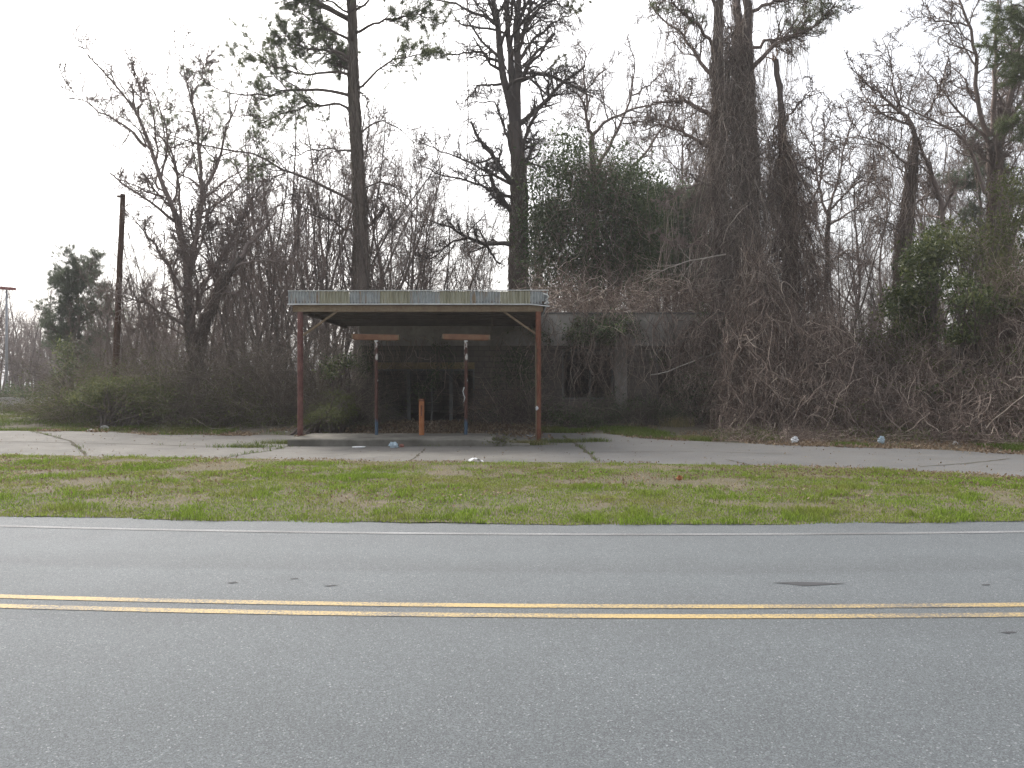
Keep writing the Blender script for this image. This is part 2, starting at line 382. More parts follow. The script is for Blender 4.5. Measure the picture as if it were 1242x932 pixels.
def grass(name, gr, dry, lo, hi):
    m = Mat(name, .95, .08); f = m.noise(.55, 4, None, .6)
    a = m.ramp(m.island(), [(0, tuple(x * .6 for x in gr)), (.6, gr), (1, tuple(min(1, x * 1.55) for x in gr))])
    b = m.ramp(m.island(), [(0, tuple(x * .7 for x in dry)), (1, tuple(x * 1.4 for x in dry))])
    c = m.mix(m.ramp(f, [(lo, 0.), (hi, 1.)]), a, b); m.color(c); return m.translucent(c, .4).m
M['grass'] = grass('verge_grass_blade', (.17, .245, .036), (.23, .205, .075), .46, .80)
M['grass2'] = grass('weed_blade', (.10, .14, .03), (.17, .155, .07), .5, .7)
M['straw'] = grass('straw_blade', (.27, .235, .125), (.21, .18, .095), .4, .6)
def flat(name, c, rough=.6, spec=.4):
    m = Mat(name, rough, spec); f = m.noise(12, 4); m.color(m.mix(m.ramp(f, [(.35, 0.), (.7, .5)]), c, tuple(x * .75 for x in c))); return m.m
M['plastic'] = flat('white_litter', (.68, .69, .71)); M['plastic_blue'] = flat('pale_blue_litter', (.45, .55, .62)); M['litter_red'] = flat('reddish_litter', (.30, .13, .10))
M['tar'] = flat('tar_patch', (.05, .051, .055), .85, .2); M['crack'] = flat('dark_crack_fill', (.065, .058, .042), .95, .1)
M['lamp_red'] = flat('faded_red_paint', (.28, .07, .06)); M['steel'] = flat('grey_lamp_steel', (.33, .34, .36)); M['wallpale'] = flat('pale_block_wall', (.45, .44, .42), .9, .1)
M['broken'] = bark('raw_broken_wood', (.17, .09, .05), (.42, .26, .16), (.3, .18, .1), 8)
M['pale_branch'] = bark('pale_bare_branch', (.28, .25, .22), (.46, .42, .37), (.35, .31, .27), 8)

# ------------------------------------------------------------------ ground, road, verge, drive
def curve(X):                                    # the road bends very gently
    X = np.asarray(X, float); Xc = np.clip(X, -7, 7); base = -.028 * Xc + .0095 * Xc * Xc
    return base + (X - Xc) * (-.028 + .019 * Xc)
# drive (concrete forecourt): near and far edges traced on the ground, then continued outside the frame
near_px = [(0, 553), (110, 554.5), (200, 556), (330, 558), (450, 561), (620, 562), (760, 563), (880, 565.5), (960, 567), (1020, 569), (1100, 573), (1180, 577), (1242, 581)]
far_px = [(0, 523), (60, 523), (130, 524), (200, 528), (345, 530), (470, 530), (640, 528), (740, 529), (800, 533), (870, 537), (1000, 541.5), (1120, 545), (1242, 551)]
near = np.array([gp(*p)[:2] for p in near_px]); near = np.vstack([[-60, 18.5], [-30, 18.2], near, [11.5, 12.0], [13.5, 10.9]])
far = np.array([gp(*p)[:2] for p in far_px]); far = np.vstack([[-60, 27.5], [-30, 27], far, [15.5, 15.3], [19, 12.9]])
def near_y(X): return np.interp(X, near[:, 0], near[:, 1])
def far_y(X): return np.interp(X, far[:, 0], far[:, 1])
def gh(X, Y):                                    # terrain height
    X = np.asarray(X, float); Y = np.asarray(Y, float)
    rise = .27 * smooth((Y - 22.5) / 5.5) * smooth((X + 11) / 4)
    n = (fbm(X * .5 + 40, Y * .5 + 9, 3) - .5) * .16 * smooth((Y - far_y(X) - .2) / 2.5)
    mound = .12 * smooth((Y - far_y(X) - .5) / 6) * smooth((X - 7) / 3)
    return -.035 + rise + n + mound + .1 * smooth((-9 - X) / 6) * smooth((Y - 30) / 10)
def grid(xs, ys, zf, name, mat, uvf=None):
    X, Y = np.meshgrid(xs, ys); Z = zf(X, Y); v = np.stack([X, Y, Z], -1).reshape(-1, 3); nx, ny = len(xs), len(ys)
    i = (np.arange(ny - 1)[:, None] * nx + np.arange(nx - 1)[None]).ravel()
    mb = MB(); mb.add(v, np.stack([i, i + 1, i + nx + 1, i + nx], 1)); o = mb.build(name, mat, smooth=True)
    return o
xs = np.r_[-900, -400, -200, -100, -60, np.arange(-40, 40.1, .4), 60, 100, 200, 400, 900]
ys = np.r_[-200, -60, -20, np.arange(-8, 50.1, .4), 56, 64, 75, 90, 120, 200, 400, 900, 1600]
struct(grid(xs, ys, lambda X, Y: gh(X, Y) - .10 * ((Y < near_y(X) + .3)), 'ground', M['ground']))

def ribbon(name, mat, f0, f1, xs, z, nv=2, uv=False, zf=None):
    xs = np.asarray(xs, float); t = np.linspace(0, 1, nv)
    Y = f0(xs)[None] * (1 - t[:, None]) + f1(xs)[None] * t[:, None]; X = np.broadcast_to(xs, Y.shape)
    Z = np.full_like(Y, z) if zf is None else zf(X, Y, t[:, None])
    v = np.stack([X, Y, Z], -1).reshape(-1, 3); nx = len(xs)
    i = (np.arange(nv - 1)[:, None] * nx + np.arange(nx - 1)[None]).ravel()
    mb = MB(); mb.add(v, np.stack([i, i + 1, i + nx + 1, i + nx], 1)); o = mb.build(name, mat, smooth=True)
    if uv:
        me = o.data; l = me.uv_layers.new(name='UVMap'); vi = np.empty(len(me.loops), np.int32); me.loops.foreach_get('vertex_index', vi)
        uvv = np.stack([v[:, 0], v[:, 1] - curve(v[:, 0])], 1)[vi]; l.data.foreach_set('uv', uvv.astype(np.float32).ravel())
    return o
rx = np.r_[-300, -120, -60, np.arange(-30, 30.1, .5), 60, 120, 300]
EDGE = 8.95
def edge_wob(x): return .13 * (fbm(np.asarray(x) * 1.7, 5 + 0 * np.asarray(x), 4) - .5) * 2
struct(ribbon('road', M['asphalt'], lambda x: curve(x) - 2.2, lambda x: curve(x) + EDGE + .4, rx, 0, 24, uv=True))
lx = np.r_[-300, -60, np.arange(-30, 30.1, .25), 60, 300]
for nm, yc, wd, mt in (('yellow_line', 5.645, .095, 'yellow_paint'), ('yellow_line', 5.405, .095, 'yellow_paint'), ('white_line', 8.34, .095, 'white_paint')):
    struct(ribbon(nm, M[mt], lambda x: curve(x) + yc - wd / 2, lambda x: curve(x) + yc + wd / 2, lx, .004))
# small flat dark marks laid on the road and repair seam in the far lane
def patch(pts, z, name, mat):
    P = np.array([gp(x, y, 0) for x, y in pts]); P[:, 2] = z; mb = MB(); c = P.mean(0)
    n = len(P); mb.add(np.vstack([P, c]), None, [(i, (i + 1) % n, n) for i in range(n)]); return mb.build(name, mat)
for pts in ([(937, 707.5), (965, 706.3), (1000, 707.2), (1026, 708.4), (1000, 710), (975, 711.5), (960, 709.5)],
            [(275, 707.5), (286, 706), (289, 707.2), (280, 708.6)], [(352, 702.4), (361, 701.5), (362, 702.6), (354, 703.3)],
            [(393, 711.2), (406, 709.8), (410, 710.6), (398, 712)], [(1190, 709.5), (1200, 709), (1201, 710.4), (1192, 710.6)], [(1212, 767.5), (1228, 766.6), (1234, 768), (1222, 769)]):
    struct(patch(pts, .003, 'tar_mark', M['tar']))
# verge
vx = np.r_[-120, -60, np.arange(-30, 12.6, .2)]
def v0(x): return curve(x) + EDGE + edge_wob(x)
def v1(x): return np.maximum(near_y(x) + .03, v0(x) + .05)
def vz(X, Y, t): return .0035 + .045 * smooth(np.minimum((Y - v0(X)) / 1.2, (near_y(X) - Y) / .7 + .12)) + .03 * smooth((Y - v0(X)) / 4) * smooth((near_y(X) - Y) / 2) * (.6 + fbm(X * .4, Y * .4)) + .025 * (fbm(X * 2, Y * 2) - .5)
struct(ribbon('verge', M['verge'], v0, v1, vx, 0, 30, zf=vz))
def vheight(X, Y): return vz(X, Y, 0)
# drive sheet
dx = np.r_[-60, -45, np.arange(-32, 19.1, .4)]
def dz(X, Y): return gh(X, Y) + .04
struct(ribbon('driveway', M['concrete'], lambda x: near_y(x) - .06, lambda x: far_y(x) + .25 * (fbm(x * 1.3, 0 * x + 2) - .5), dx, 0, 12, zf=lambda X, Y, t: np.maximum(dz(X, Y), .003) * (X < 12) + .004 * (X >= 12)))
# joints and cracks in the slab
def strip(pts, wd, name, mat, zoff):
    P = resample(np.array([gp(x, y)[:2] for x, y in pts]), 40); n = len(P); T = norm(np.gradient(P, axis=0)); Nn = np.stack([-T[:, 1], T[:, 0]], 1)
    wv = wd * (.35 + 1.3 * fbm(np.arange(n) * .37, np.full(n, wd * 90), 3))[:, None]; P = P + Nn * .05 * (fbm(np.arange(n) * .3, np.full(n, 3.3), 3)[:, None] - .5) * 2
    A = P + Nn * wv / 2; B = P - Nn * wv / 2; z = lambda Q: np.maximum(dz(Q[:, 0], Q[:, 1]), .003) + zoff
    v = np.vstack([np.c_[A, z(A)], np.c_[B, z(B)]]); i = np.arange(n - 1)
    mb = MB(); mb.add(v, np.stack([i, i + n, i + n + 1, i + 1], 1)); return mb.build(name, mat), P
cracks = [([(-40, 536), (60, 537), (150, 539), (270, 542.5), (345, 545)], .06), ([(38, 523.5), (62, 529), (84, 535), (97, 545), (104, 553)], .09), ([(497, 561), (508, 552), (516, 545)], .04),
          ([(684, 531), (700, 540), (716, 552), (724, 561)], .09), ([(270, 557), (300, 551), (330, 547), (356, 540)], .04), ([(880, 558), (905, 563), (910, 566)], .05), ([(1115, 567), (1180, 562), (1225, 557)], .05), ([(720, 549), (850, 548), (960, 552)], .04)]
crackP = []
for pts, wd in cracks:
    o, P = strip(pts, wd, 'pavement_crack', M['crack'], .004); struct(o); crackP.append(P)

# pump island (kerbed concrete)
isl = thing('pump_island', (-2.2, 21.5, 0), 'low kerbed concrete pump island crumbling under the front of the canopy', 'kerb')
mb = MB()
n = 60; xx = np.linspace(-5.75, .45, n); top = .17 + .02 * fbm(xx * 2, xx * 0 + 1) - .12 * smooth((xx + .9) / 1.2)
yf = 20.05 + .05 * (fbm(xx * 3, xx * 0 + 7) - .5); yb = 22.55 + 0 * xx
prof = np.stack([np.c_[xx, yf, xx * 0 - .04], np.c_[xx, yf + .015, top - .025], np.c_[xx, yf + .04, top], np.c_[xx, yb - .04, top], np.c_[xx, yb, xx * 0 - .04]], 0)
v = prof.reshape(-1, 3); i = (np.arange(4)[:, None] * n + np.arange(n - 1)[None]).ravel()
mb.add(v, np.stack([i, i + 1, i + n + 1, i + n], 1))
for e, sgn in ((0, 1), (n - 1, -1)): mb.add(prof[:, e], None, [(0, 1, 2), (0, 2, 3), (0, 3, 4)])
mb.build('kerb', M['kerb'], isl)
for k in range(12):
    c = np.array([-.95 + 1.7 * rng.random(), 19.95 + .7 * rng.random(), .0]); s = .03 + .07 * rng.random(); mb = MB()
    uu = np.linspace(0, 2 * math.pi, 8, endpoint=False); rws = [np.c_[np.cos(uu), np.sin(uu), 0 * uu + zz] * s * (ff + .5 * (rng.random((8, 1)) - .5) * (zz < 1)) * [1, 1, .6] for zz, ff in ((-.3, 1), (.5, 1.), (.95, .6))]
    i = (np.arange(2)[:, None] * 8 + np.arange(8)[None]).ravel(); j = (np.arange(2)[:, None] * 8 + ((np.arange(8) + 1) % 8)[None]).ravel()
    mb.add(np.concatenate(rws) + c, np.stack([i, j, j + 8, i + 8], 1), [(16, 16 + q, 17 + q) for q in range(1, 7)])
    o = rebase(mb.build('concrete_chunk', M['kerb'])); tag(o, 'small broken concrete chunk by the crumbled right end of the pump island', 'rubble', 'concrete chunks by the island')

# ------------------------------------------------------------------ canopy
YF, YB = 21.5, 28.15
can = thing('canopy', (-2.55, YF, .05), 'rusty flat canopy with corrugated grey and yellow fascia on two red posts', 'canopy')
xe0, xe1 = -6.1, .97; ZB, ZT = 3.775, 4.13
mb = MB()                                           # deck: corrugated sheet over purlins
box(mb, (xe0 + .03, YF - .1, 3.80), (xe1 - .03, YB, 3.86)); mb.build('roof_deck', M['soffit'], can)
mb = MB()
for k in range(9):
    y = YF + .55 + k * .72; box(mb, (xe0 + .12, y, 3.66), (xe1 - .12, y + .07, 3.797))
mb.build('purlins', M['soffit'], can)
pw = (xe1 - xe0) / 9.0
bounds = [xe0, -5.25] + [-5.25 + .822 * k for k in range(1, 8)] + [xe1]
for k in range(9):
    a, b = bounds[k], bounds[k + 1] - .004; nn = int((b - a) / .0095); xx = np.linspace(a, b, nn)
    yy = YF - .12 + .02 * np.sin(xx / .082 * 2 * math.pi) - (.004 if k % 2 else 0)
    if k == 8: yy = yy + .10 * smooth((xx - .72) / .25) * (1 + .5 * np.sin(xx * 30)) 
    rows = []
    for zi, z in enumerate(np.linspace(ZB + .01, ZT, 4)):
        zz = z + 0 * xx
        if k == 8: zz = zz - .05 * smooth((xx - .75) / .22) * (zi / 3) + .05 * smooth((xx - .8) / .17) * (1 - zi / 3)
        rows.append(np.c_[xx, yy + (.006 * math.sin(zi * 2 + k)), zz])
    v = np.concatenate(rows); i = (np.arange(3)[:, None] * nn + np.arange(nn - 1)[None]).ravel()
    mb = MB(); mb.add(v, np.stack([i, i + 1, i + nn + 1, i + nn], 1))
    v2 = v + np.array([0, .003, 0]); mb.add(v2, np.stack([i + nn, i + nn + 1, i + 1, i], 1))
    o = mb.build('fascia_panel', M['yellow_sheet'] if k % 2 else M['galv'], can, smooth=True, label='faded yellow corrugated panel' if k % 2 else 'grey galvanised corrugated panel')
# side fascia returns
for x, sgn in ((xe0, -1), (xe1, 1)):
    yy = np.arange(YF - .1, YB, .0105); xx = x + .012 * np.sin(yy / .082 * 2 * math.pi); mb = MB()
    v = np.concatenate([np.c_[xx, yy, yy * 0 + z] for z in (ZB + .01, ZT)]); nn = len(yy); i = np.arange(nn - 1)
    mb.add(v, np.stack([i, i + 1, i + nn + 1, i + nn], 1)); mb.build('side_fascia', M['galv'], can, smooth=True)
mb = MB()
tp = np.array([(xe0 - .02, YF - .15, ZB), (-3, YF - .15, ZB + .005), (.5, YF - .15, ZB), (.8, YF - .13, ZB - .03), (xe1 + .05, YF - .10, ZB - .05)])
for a, b in zip(tp[:-1], tp[1:]): bar(mb, a, b, .035, .03)
mb.build('drip_edge', M['trim'], can)
mb = MB(); bar(mb, (xe0 - .01, YF - .13, ZT + .012), (xe1 + .03, YF - .13, ZT + .03), .07, .018); mb.build('cap_flashing', M['trim'], can)
mb = MB()                                           # torn metal at the right corner
P, r = trace([(659, 356), (663, 358), (665.5, 361), (661, 364), (666, 367), (662, 369)], YF - .12, 14, .1, .02, .012, .012); tubes(mb, P, r, 5, cap=True)
P, r = trace([(660, 368), (664, 366), (666, 369)], YF - .14, 8, .0, .02, .02, .01); tubes(mb, P, r, 4, cap=True)
mb.build('torn_trim', M['trim'], can)
mb = MB(); box(mb, (xe0 + .1, YF - .06, 3.58), (xe1 - .12, YF + .08, 3.755)); mb.build('front_beam', M['rust_beam'], can)
for x in (-5.95, .82):
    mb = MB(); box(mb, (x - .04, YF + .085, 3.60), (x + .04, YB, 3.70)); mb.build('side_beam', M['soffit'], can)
def post(x, y, z0, z1, r, mat, name='post'):
    mb = MB(); K = 9; zz = np.linspace(z0, z1, K); P = np.c_[np.full(K, x), np.full(K, y), zz]; tubes(mb, P, np.full(K, r), 16, cap=True)
    o = mb.build(name, mat, can, smooth=True); return o
post(-5.81, YF, gh(-5.81, YF), 3.58, .078, M['rust_post_maroon']); post(.72, YF - .05, -.1, 3.58, .075, M['rust_post'])
for x, y in ((-5.81, YF), (.72, YF - .05)):
    z = .172 if x < 0 else .01; mb = MB(); box(mb, (x - .14, y - .14, z), (x + .14, y + .14, z + .016))
    for sx in (-.1, .1):
        for sy in (-.1, .1): box(mb, (x + sx - .018, y + sy - .018, z + .016), (x + sx + .018, y + sy + .018, z + .045))
    mb.build('base_plate', M['rust_beam'], can)
mb = MB()
tubes(mb, np.array([(.66, YF - .12, -.05), (.655, YF - .12, 1.6), (.65, YF - .12, 2.75)]), np.full(3, .014), 6); mb.build('conduit', M['rust_beam'], can)
for p0, p1 in (((-5.74, YF, 2.93), (-4.82, YF + .02, 3.585)), ((.66, YF - .03, 2.97), (-.22, YF + .02, 3.585))):
    mb = MB(); bar(mb, p0, p1, .05, .055); mb.build('brace', M['rust_beam'], can)
mb = MB(); bar(mb, (-.58, YF + 1.2, 3.0 + .15), (-.58, YF + 1.2, 3.66), .05, .05); mb.build('hanger', M['soffit'], can)
# old lamp posts on the island
def lamp(x, bx0, bx1, label):
    y = 21.95; z0 = .1
    t = thing('island_lamp', (x, y, z0), label, 'lamp post')
    mb = MB(); zz = np.linspace(z0, 2.80, 12); tubes(mb, np.c_[np.full(12, x) + .006 * rng.standard_normal(12), np.full(12, y), zz], np.full(12, .047), 12, cap=True)
    tubes(mb, np.array([(x, y, z0), (x, y, z0 + .03)]), np.array([.1, .1]), 12, cap=True)
    mb.build('pole', M['peeled'], t, smooth=False)
    mb = MB(); bar(mb, (bx0, y, 2.93), (bx1, y, 2.905), .17, .14); bar(mb, (bx0 + .05, y, 2.85), (bx1 - .05, y, 2.83), .11, .03); mb.build('lamp_housing', M['rust_bar'], t)
    for a in (bx0, bx1):
        mb = MB(); bar(mb, (a - .018, y, 2.93 if a == bx0 else 2.905), (a + .018, y, 2.93 if a == bx0 else 2.905), .185, .155)
        mb.build('end_cap', M['rust_beam'], t)
    mb = MB(); bar(mb, (x, y, 2.78), (x, y, 2.84), .1, .1); mb.build('bracket', M['trim'], t)
    mb = MB()
    if x > -2:                                        # torn strip hanging from the right-hand pole
        P, r = trace([(563, 470), (561, 477), (564, 482), (563, 488)], 21.88, 8, 0, .018, .006, .01); tubes(mb, P, r, 4); mb.build('torn_strip', M['trim'], t)
    return t
lamp(-3.80, -4.46, -3.17, 'left of two rusty T-shaped island lamps, nearer the maroon post, its pole untorn')
lamp(-1.29, -1.93, -.63, 'right of two rusty T-shaped island lamps, its pole hung with a torn pale strip')
bo = thing('bollard', (-2.51, 21.75, .1), 'short orange rusty steel bollard standing on the pump island between the lamps', 'bollard')
mb = MB(); zz = np.linspace(.1, 1.12, 6); tubes(mb, np.c_[np.full(6, -2.51), np.full(6, 21.75), zz], np.full(6, .075), 16, cap=True); mb.build('pipe', M['rust_orange'], bo, smooth=False)
mb = MB(); tubes(mb, np.array([(-2.51, 21.75, 1.12), (-2.51, 21.75, 1.15), (-2.51, 21.75, 1.19)]), np.array([.08, .082, .05]), 16, cap=True); mb.build('cap', M['rust_post'], bo)
mb = MB(); box(mb, (-2.525, 21.66, .72), (-2.485, 21.69, 1.02)); mb.build('slot_plate', M['rust_post'], bo)

# ------------------------------------------------------------------ abandoned station building
BY = 28.2
bld = thing('abandoned_building', (1.2, 32, .2), 'derelict flat-roofed station building with grey parapet band smothered in dead vines', 'building')
bx0, bx1 = -5.4, 9.2
def wallpiece(mb, x0, x1, z0, z1): box(mb, (x0, BY, z0), (x1, BY + .25, z1))
mb = MB()
for x0, x1, z0, z1 in ((bx0, -4.95, .05, 2.95), (-4.95, -1.35, 2.38, 2.95), (-1.35, 1.8, .05, 2.95), (1.8, 3.65, .05, 1.05), (3.65, 5.2, .05, 2.95), (5.2, 7.3, .05, 1.05), (7.3, bx1, .05, 2.95), (1.8, 3.65, 2.86, 2.95), (5.2, 7.3, 2.86, 2.95)):
    wallpiece(mb, x0, x1, z0, z1)
box(mb, (bx0, BY + .25, .05), (bx0 + .25, 37, 2.95)); box(mb, (bx1 - .25, BY + .25, .05), (bx1, 37, 2.95)); box(mb, (bx0 + .25, 36.75, .05), (bx1 - .25, 37, 2.95))
mb.build('wall', M['wall'], bld)
mb = MB(); box(mb, (bx0 - .05, BY - .12, 2.953), (bx1 + .05, BY + .25, 4.12)); box(mb, (bx0 - .05, BY + .25, 2.953), (bx0 + .2, 37.05, 4.12)); box(mb, (bx1 - .2, BY + .25, 2.953), (bx1 + .05, 37.05, 4.12)); box(mb, (bx0 + .2, 36.8, 2.953), (bx1 - .2, 37.05, 4.12))
mb.build('parapet_band', M['band'], bld)
mb = MB(); bar(mb, (bx0 - .08, BY - .13, 4.14), (bx1 + .08, BY - .13, 4.14), .12, .035); mb.build('coping', M['frame'], bld)
mb = MB(); bar(mb, (bx0, BY - .14, 2.945), (bx1, BY - .14, 2.945), .05, .05); mb.build('soffit_trim', M['wall'], bld)
mb = MB(); box(mb, (bx0 + .2, BY + .25, 3.5), (bx1 - .2, 36.8, 3.6)); mb.build('roof', M['wall'], bld)
mb = MB(); box(mb, (-4.95, BY - .02, 2.14), (-1.35, BY + .2, 2.377)); mb.build('door_header', M['header'], bld)
def opening(x0, x1, z0, z1, mull, name, sub):
    mb = MB(); t = .06
    box(mb, (x0, BY + .05, z0), (x0 + t, BY + .13, z1)); box(mb, (x1 - t, BY + .05, z0), (x1, BY + .13, z1)); box(mb, (x0 + t, BY + .05, z1 - t), (x1 - t, BY + .13, z1)); box(mb, (x0 + t, BY + .05, z0), (x1 - t, BY + .13, z0 + t))
    for mx in mull: box(mb, (mx - .03, BY + .055, z0 + t), (mx + .03, BY + .125, z1 - t))
    o = mb.build(name, M['frame'], bld)
    mb = MB(); box(mb, (x0 + .02, BY + .085, z0 + .02), (x1 - .02, BY + .095, z1 - .02)); g = mb.build('pane', M['glass'], None)
    g.parent = o
    return o
opening(1.8, 3.65, 1.05, 2.86, [2.82], 'window', 1); opening(5.2, 7.3, 1.05, 2.86, [6.59, 5.9], 'window', 1)
opening(-4.95, -3.72, .2, 2.137, [], 'door', 1); opening(-3.72, -2.2, .2, 2.137, [-2.9], 'door', 1); opening(-2.2, -1.35, .2, 2.137, [], 'window', 1)
mb = MB(); box(mb, (3.68, BY - .16, .05), (4.12, BY - .003, 2.95)); mb.build('pilaster', M['band'], bld)

# ------------------------------------------------------------------ air
hm = bpy.data.materials.new('thin_haze'); hm.use_nodes = True; hn = hm.node_tree; hn.nodes.clear()
pv = hn.nodes.new('ShaderNodeVolumePrincipled'); pv.inputs['Density'].default_value = .0007; pv.inputs['Color'].default_value = (.93, .94, .96, 1); pv.inputs['Anisotropy'].default_value = .2
ho = hn.nodes.new('ShaderNodeOutputMaterial'); hn.links.new(pv.outputs[0], ho.inputs['Volume'])
mb = MB(); box(mb, (-1000, -300, -1.5), (1000, 1700, 34)); hz = mb.build('haze', hm); tag(hz, 'thin pale winter haze over the whole scene', 'haze', None, 'stuff')
# ------------------------------------------------------------------ vegetation builders
def base_of(P): return (float(P[0, 0]), float(P[0, 1]), float(P[0, 2]))
def extra_limbs(trunk, tr, n, t0, t1, L, ang=60, up=.05, rf=.45):
    return spawn(trunk[None], tr[None], n, t0, t1, lf=0, lmin=L, K=14, ang=ang, angv=14, wob=.12, up=up, rf=rf, rmin=.02)
def crown(mb, limbs, n2=13, n3=7, n4=4, lf2=.42, up=.05, wob=.2, fine=.0112, ang=48, droop=0.):
    """limbs: list of (P,R) of 14 points; adds limbs, branches, twigs, fine twigs"""
    P = np.stack([l[0] for l in limbs]); R = np.stack([l[1] for l in limbs])
    tubes(mb, P, R, 6, rough=.05)
    P2, R2 = spawn(P, R, n2, .18, 1., lf2, .5, 8, ang, 14, wob, up, .55, fine * 1.8, .4)
    ln = np.repeat(np.linalg.norm(np.diff(P, axis=1), axis=2).sum(1), n2); k = rng.random(len(P2)) < np.clip(ln / 3.2, .25, 1); P2, R2 = P2[k], R2[k]
    tubes(mb, P2, R2, 4)
    P3, R3 = spawn(P2, R2, n3, .15, 1., .48, .3, 6, ang, 15, wob * 1.1, up, .6, fine * 1.25, .5)
    ln = np.repeat(np.linalg.norm(np.diff(P2, axis=1), axis=2).sum(1), n3); k = rng.random(len(P3)) < np.clip(ln / 1.0, .3, 1); P3, R3 = P3[k], R3[k]
    tubes(mb, P3, R3, 3)
    if n4:
        P4, R4 = spawn(P3, R3, n4, .2, 1., .55, .2, 5, ang, 16, wob * 1.2, up - droop, .7, fine, .6); tubes(mb, P4, R4, 3)
        return P4
    return P3
def strands_on(mb, path, rad, n, off=.15, K=22, seg=.4, r=.012, wander=.35):
    """vines climbing a trunk: path (K0,3), rad (K0,)"""
    K0 = len(path); t0 = rng.random(n) * (1 - seg); t1 = np.minimum(1, t0 + seg * (.4 + .8 * rng.random(n)))
    t = t0[:, None] + (t1 - t0)[:, None] * np.linspace(0, 1, K)[None]
    f = t * (K0 - 1); k = np.minimum(f.astype(int), K0 - 2); fr = (f - k)[..., None]
    c = path[k] * (1 - fr) + path[k + 1] * fr; rr = rad[k] * (1 - fr[..., 0]) + rad[k + 1] * fr[..., 0]
    th = rng.random(n)[:, None] * 6.283 + np.cumsum(wander * rng.standard_normal((n, K)), 1)
    o = rr * 1.02 + off * (1 - .65 * t) * (rng.random(n)[:, None] ** 1.5) * (.6 + .8 * rng.random((n, K)))
    P = c + np.stack([np.cos(th) * o, np.sin(th) * o, .05 * rng.standard_normal((n, K))], -1)
    R = np.broadcast_to((r * (.5 + rng.random(n)))[:, None], (n, K)).copy(); tubes(mb, P, R, 3)
def hang(mb, limbs, n, Lr=(1., 4.), r=.008, K=12, wob=.12, t0=.1):
    P = np.stack([l[0] for l in limbs]); N, Kp, _ = P.shape
    idx = rng.integers(0, N, n); f = (t0 + (1 - t0) * rng.random(n)) * (Kp - 1); k = np.minimum(f.astype(int), Kp - 2); fr = (f - k)[:, None]
    pos = P[idx, k] * (1 - fr) + P[idx, k + 1] * fr
    L = np.minimum(Lr[0] + (Lr[1] - Lr[0]) * rng.random(n) ** 1.6, np.maximum(pos[:, 2] - .3, .2))
    d = np.c_[.3 * rng.standard_normal((n, 2)), -np.ones(n)]
    Q, Rr = walk(pos, d, L, K, wob, (0, 0, -.25), r * (.5 + rng.random(n)), r * .4); tubes(mb, Q, Rr, 3)
    return Q
def envelope(mb, axis, rads, n, L=(1., 4.), K=16, r=.012, wob=.28, yscale=1., outer=.6, curl=0.):
    """tangle inside a vertical envelope. axis (K0,3) bottom->top, rads (K0,)"""
    K0 = len(axis); t = rng.random(n); f = t * (K0 - 1); k = np.minimum(f.astype(int), K0 - 2); fr = (f - k)[:, None]
    c = axis[k] * (1 - fr) + axis[k + 1] * fr; rr = rads[k] * (1 - fr[:, 0]) + rads[k + 1] * fr[:, 0]
    th = rng.random(n) * 6.283; o = rr * rng.random(n) ** (1 - outer)
    pos = c + np.stack([np.cos(th) * o, np.sin(th) * o * yscale, 0 * o], -1)
    d = np.c_[.5 * rng.standard_normal((n, 2)), np.where(rng.random(n) < .75, -1., .6)]
    Ls = L[0] + (L[1] - L[0]) * rng.random(n)
    Q, Rr = walk(pos, d, Ls, K, wob, (0, 0, -.06), r * (.35 + .55 * rng.random(n) + 1.2 * (rng.random(n) < .13)), r * .35)
    Q[:, :, 2] = np.maximum(Q[:, :, 2], gh(Q[:, :, 0], Q[:, :, 1]) + .03 + .25 * rng.random(n)[:, None] ** 3)
    # keep strands loosely inside the envelope
    zz = axis[:, 2]; cz = np.stack([np.interp(Q[..., 2], zz, axis[:, i]) for i in (0, 1)], -1); rz = np.interp(Q[..., 2], zz, rads)[..., None]
    dv = Q[..., :2] - cz; dl = np.linalg.norm(dv, axis=-1, keepdims=True); lim = rz * 1.12
    Q[..., :2] = cz + dv * np.where(dl > lim, (lim + (dl - lim) * .25) / (dl + 1e-9), 1)
    tubes(mb, Q, Rr, 3)
    T, tr = spawn(Q, Rr, 3, .1, 1., .3, .25, 6, 40, 15, .2, -.04, .6, .004, .5); T[..., 2] = np.maximum(T[..., 2], gh(T[..., 0], T[..., 1]) + .03); tubes(mb, T, tr, 3); return Q
def pine_boughs(mbw, mbn, limbs, n2=9, n3=6, cnt=9, ln=.24, t0=.32, lf=.34, nt=5, wd=.014, keep=1.):
    P = np.stack([l[0] for l in limbs]); R = np.stack([l[1] for l in limbs]); tubes(mbw, P, R, 6, rough=.05)
    P2, R2 = spawn(P, R, n2, t0, 1., lf, .7, 7, 50, 16, .18, .05, .55, .012, .4, lmax=2.2); tubes(mbw, P2, R2, 4)
    P3, R3 = spawn(P2, R2, n3, .15, 1., .5, .35, 5, 45, 16, .22, .08, .6, .009, .5, lmax=1.); tubes(mbw, P3, R3, 3)
    dens = fbm(P3[:, -1, 0] * .9, P3[:, -1, 2] * .9 + P3[:, -1, 1], 3); sel = rng.random(len(P3)) < keep * (.5 + .5 * smooth((dens - .35) / .25)); P3 = P3[sel]
    for j in range(nt):
        t = .2 + .8 * rng.random(len(P3)); f = t * 4; k = np.minimum(f.astype(int), 3); fr = (f - k)[:, None]; a = np.arange(len(P3))
        c = P3[a, k] * (1 - fr) + P3[a, k + 1] * fr; needles(mbn, c, P3[a, k + 1] - P3[a, k], cnt, ln, wd)

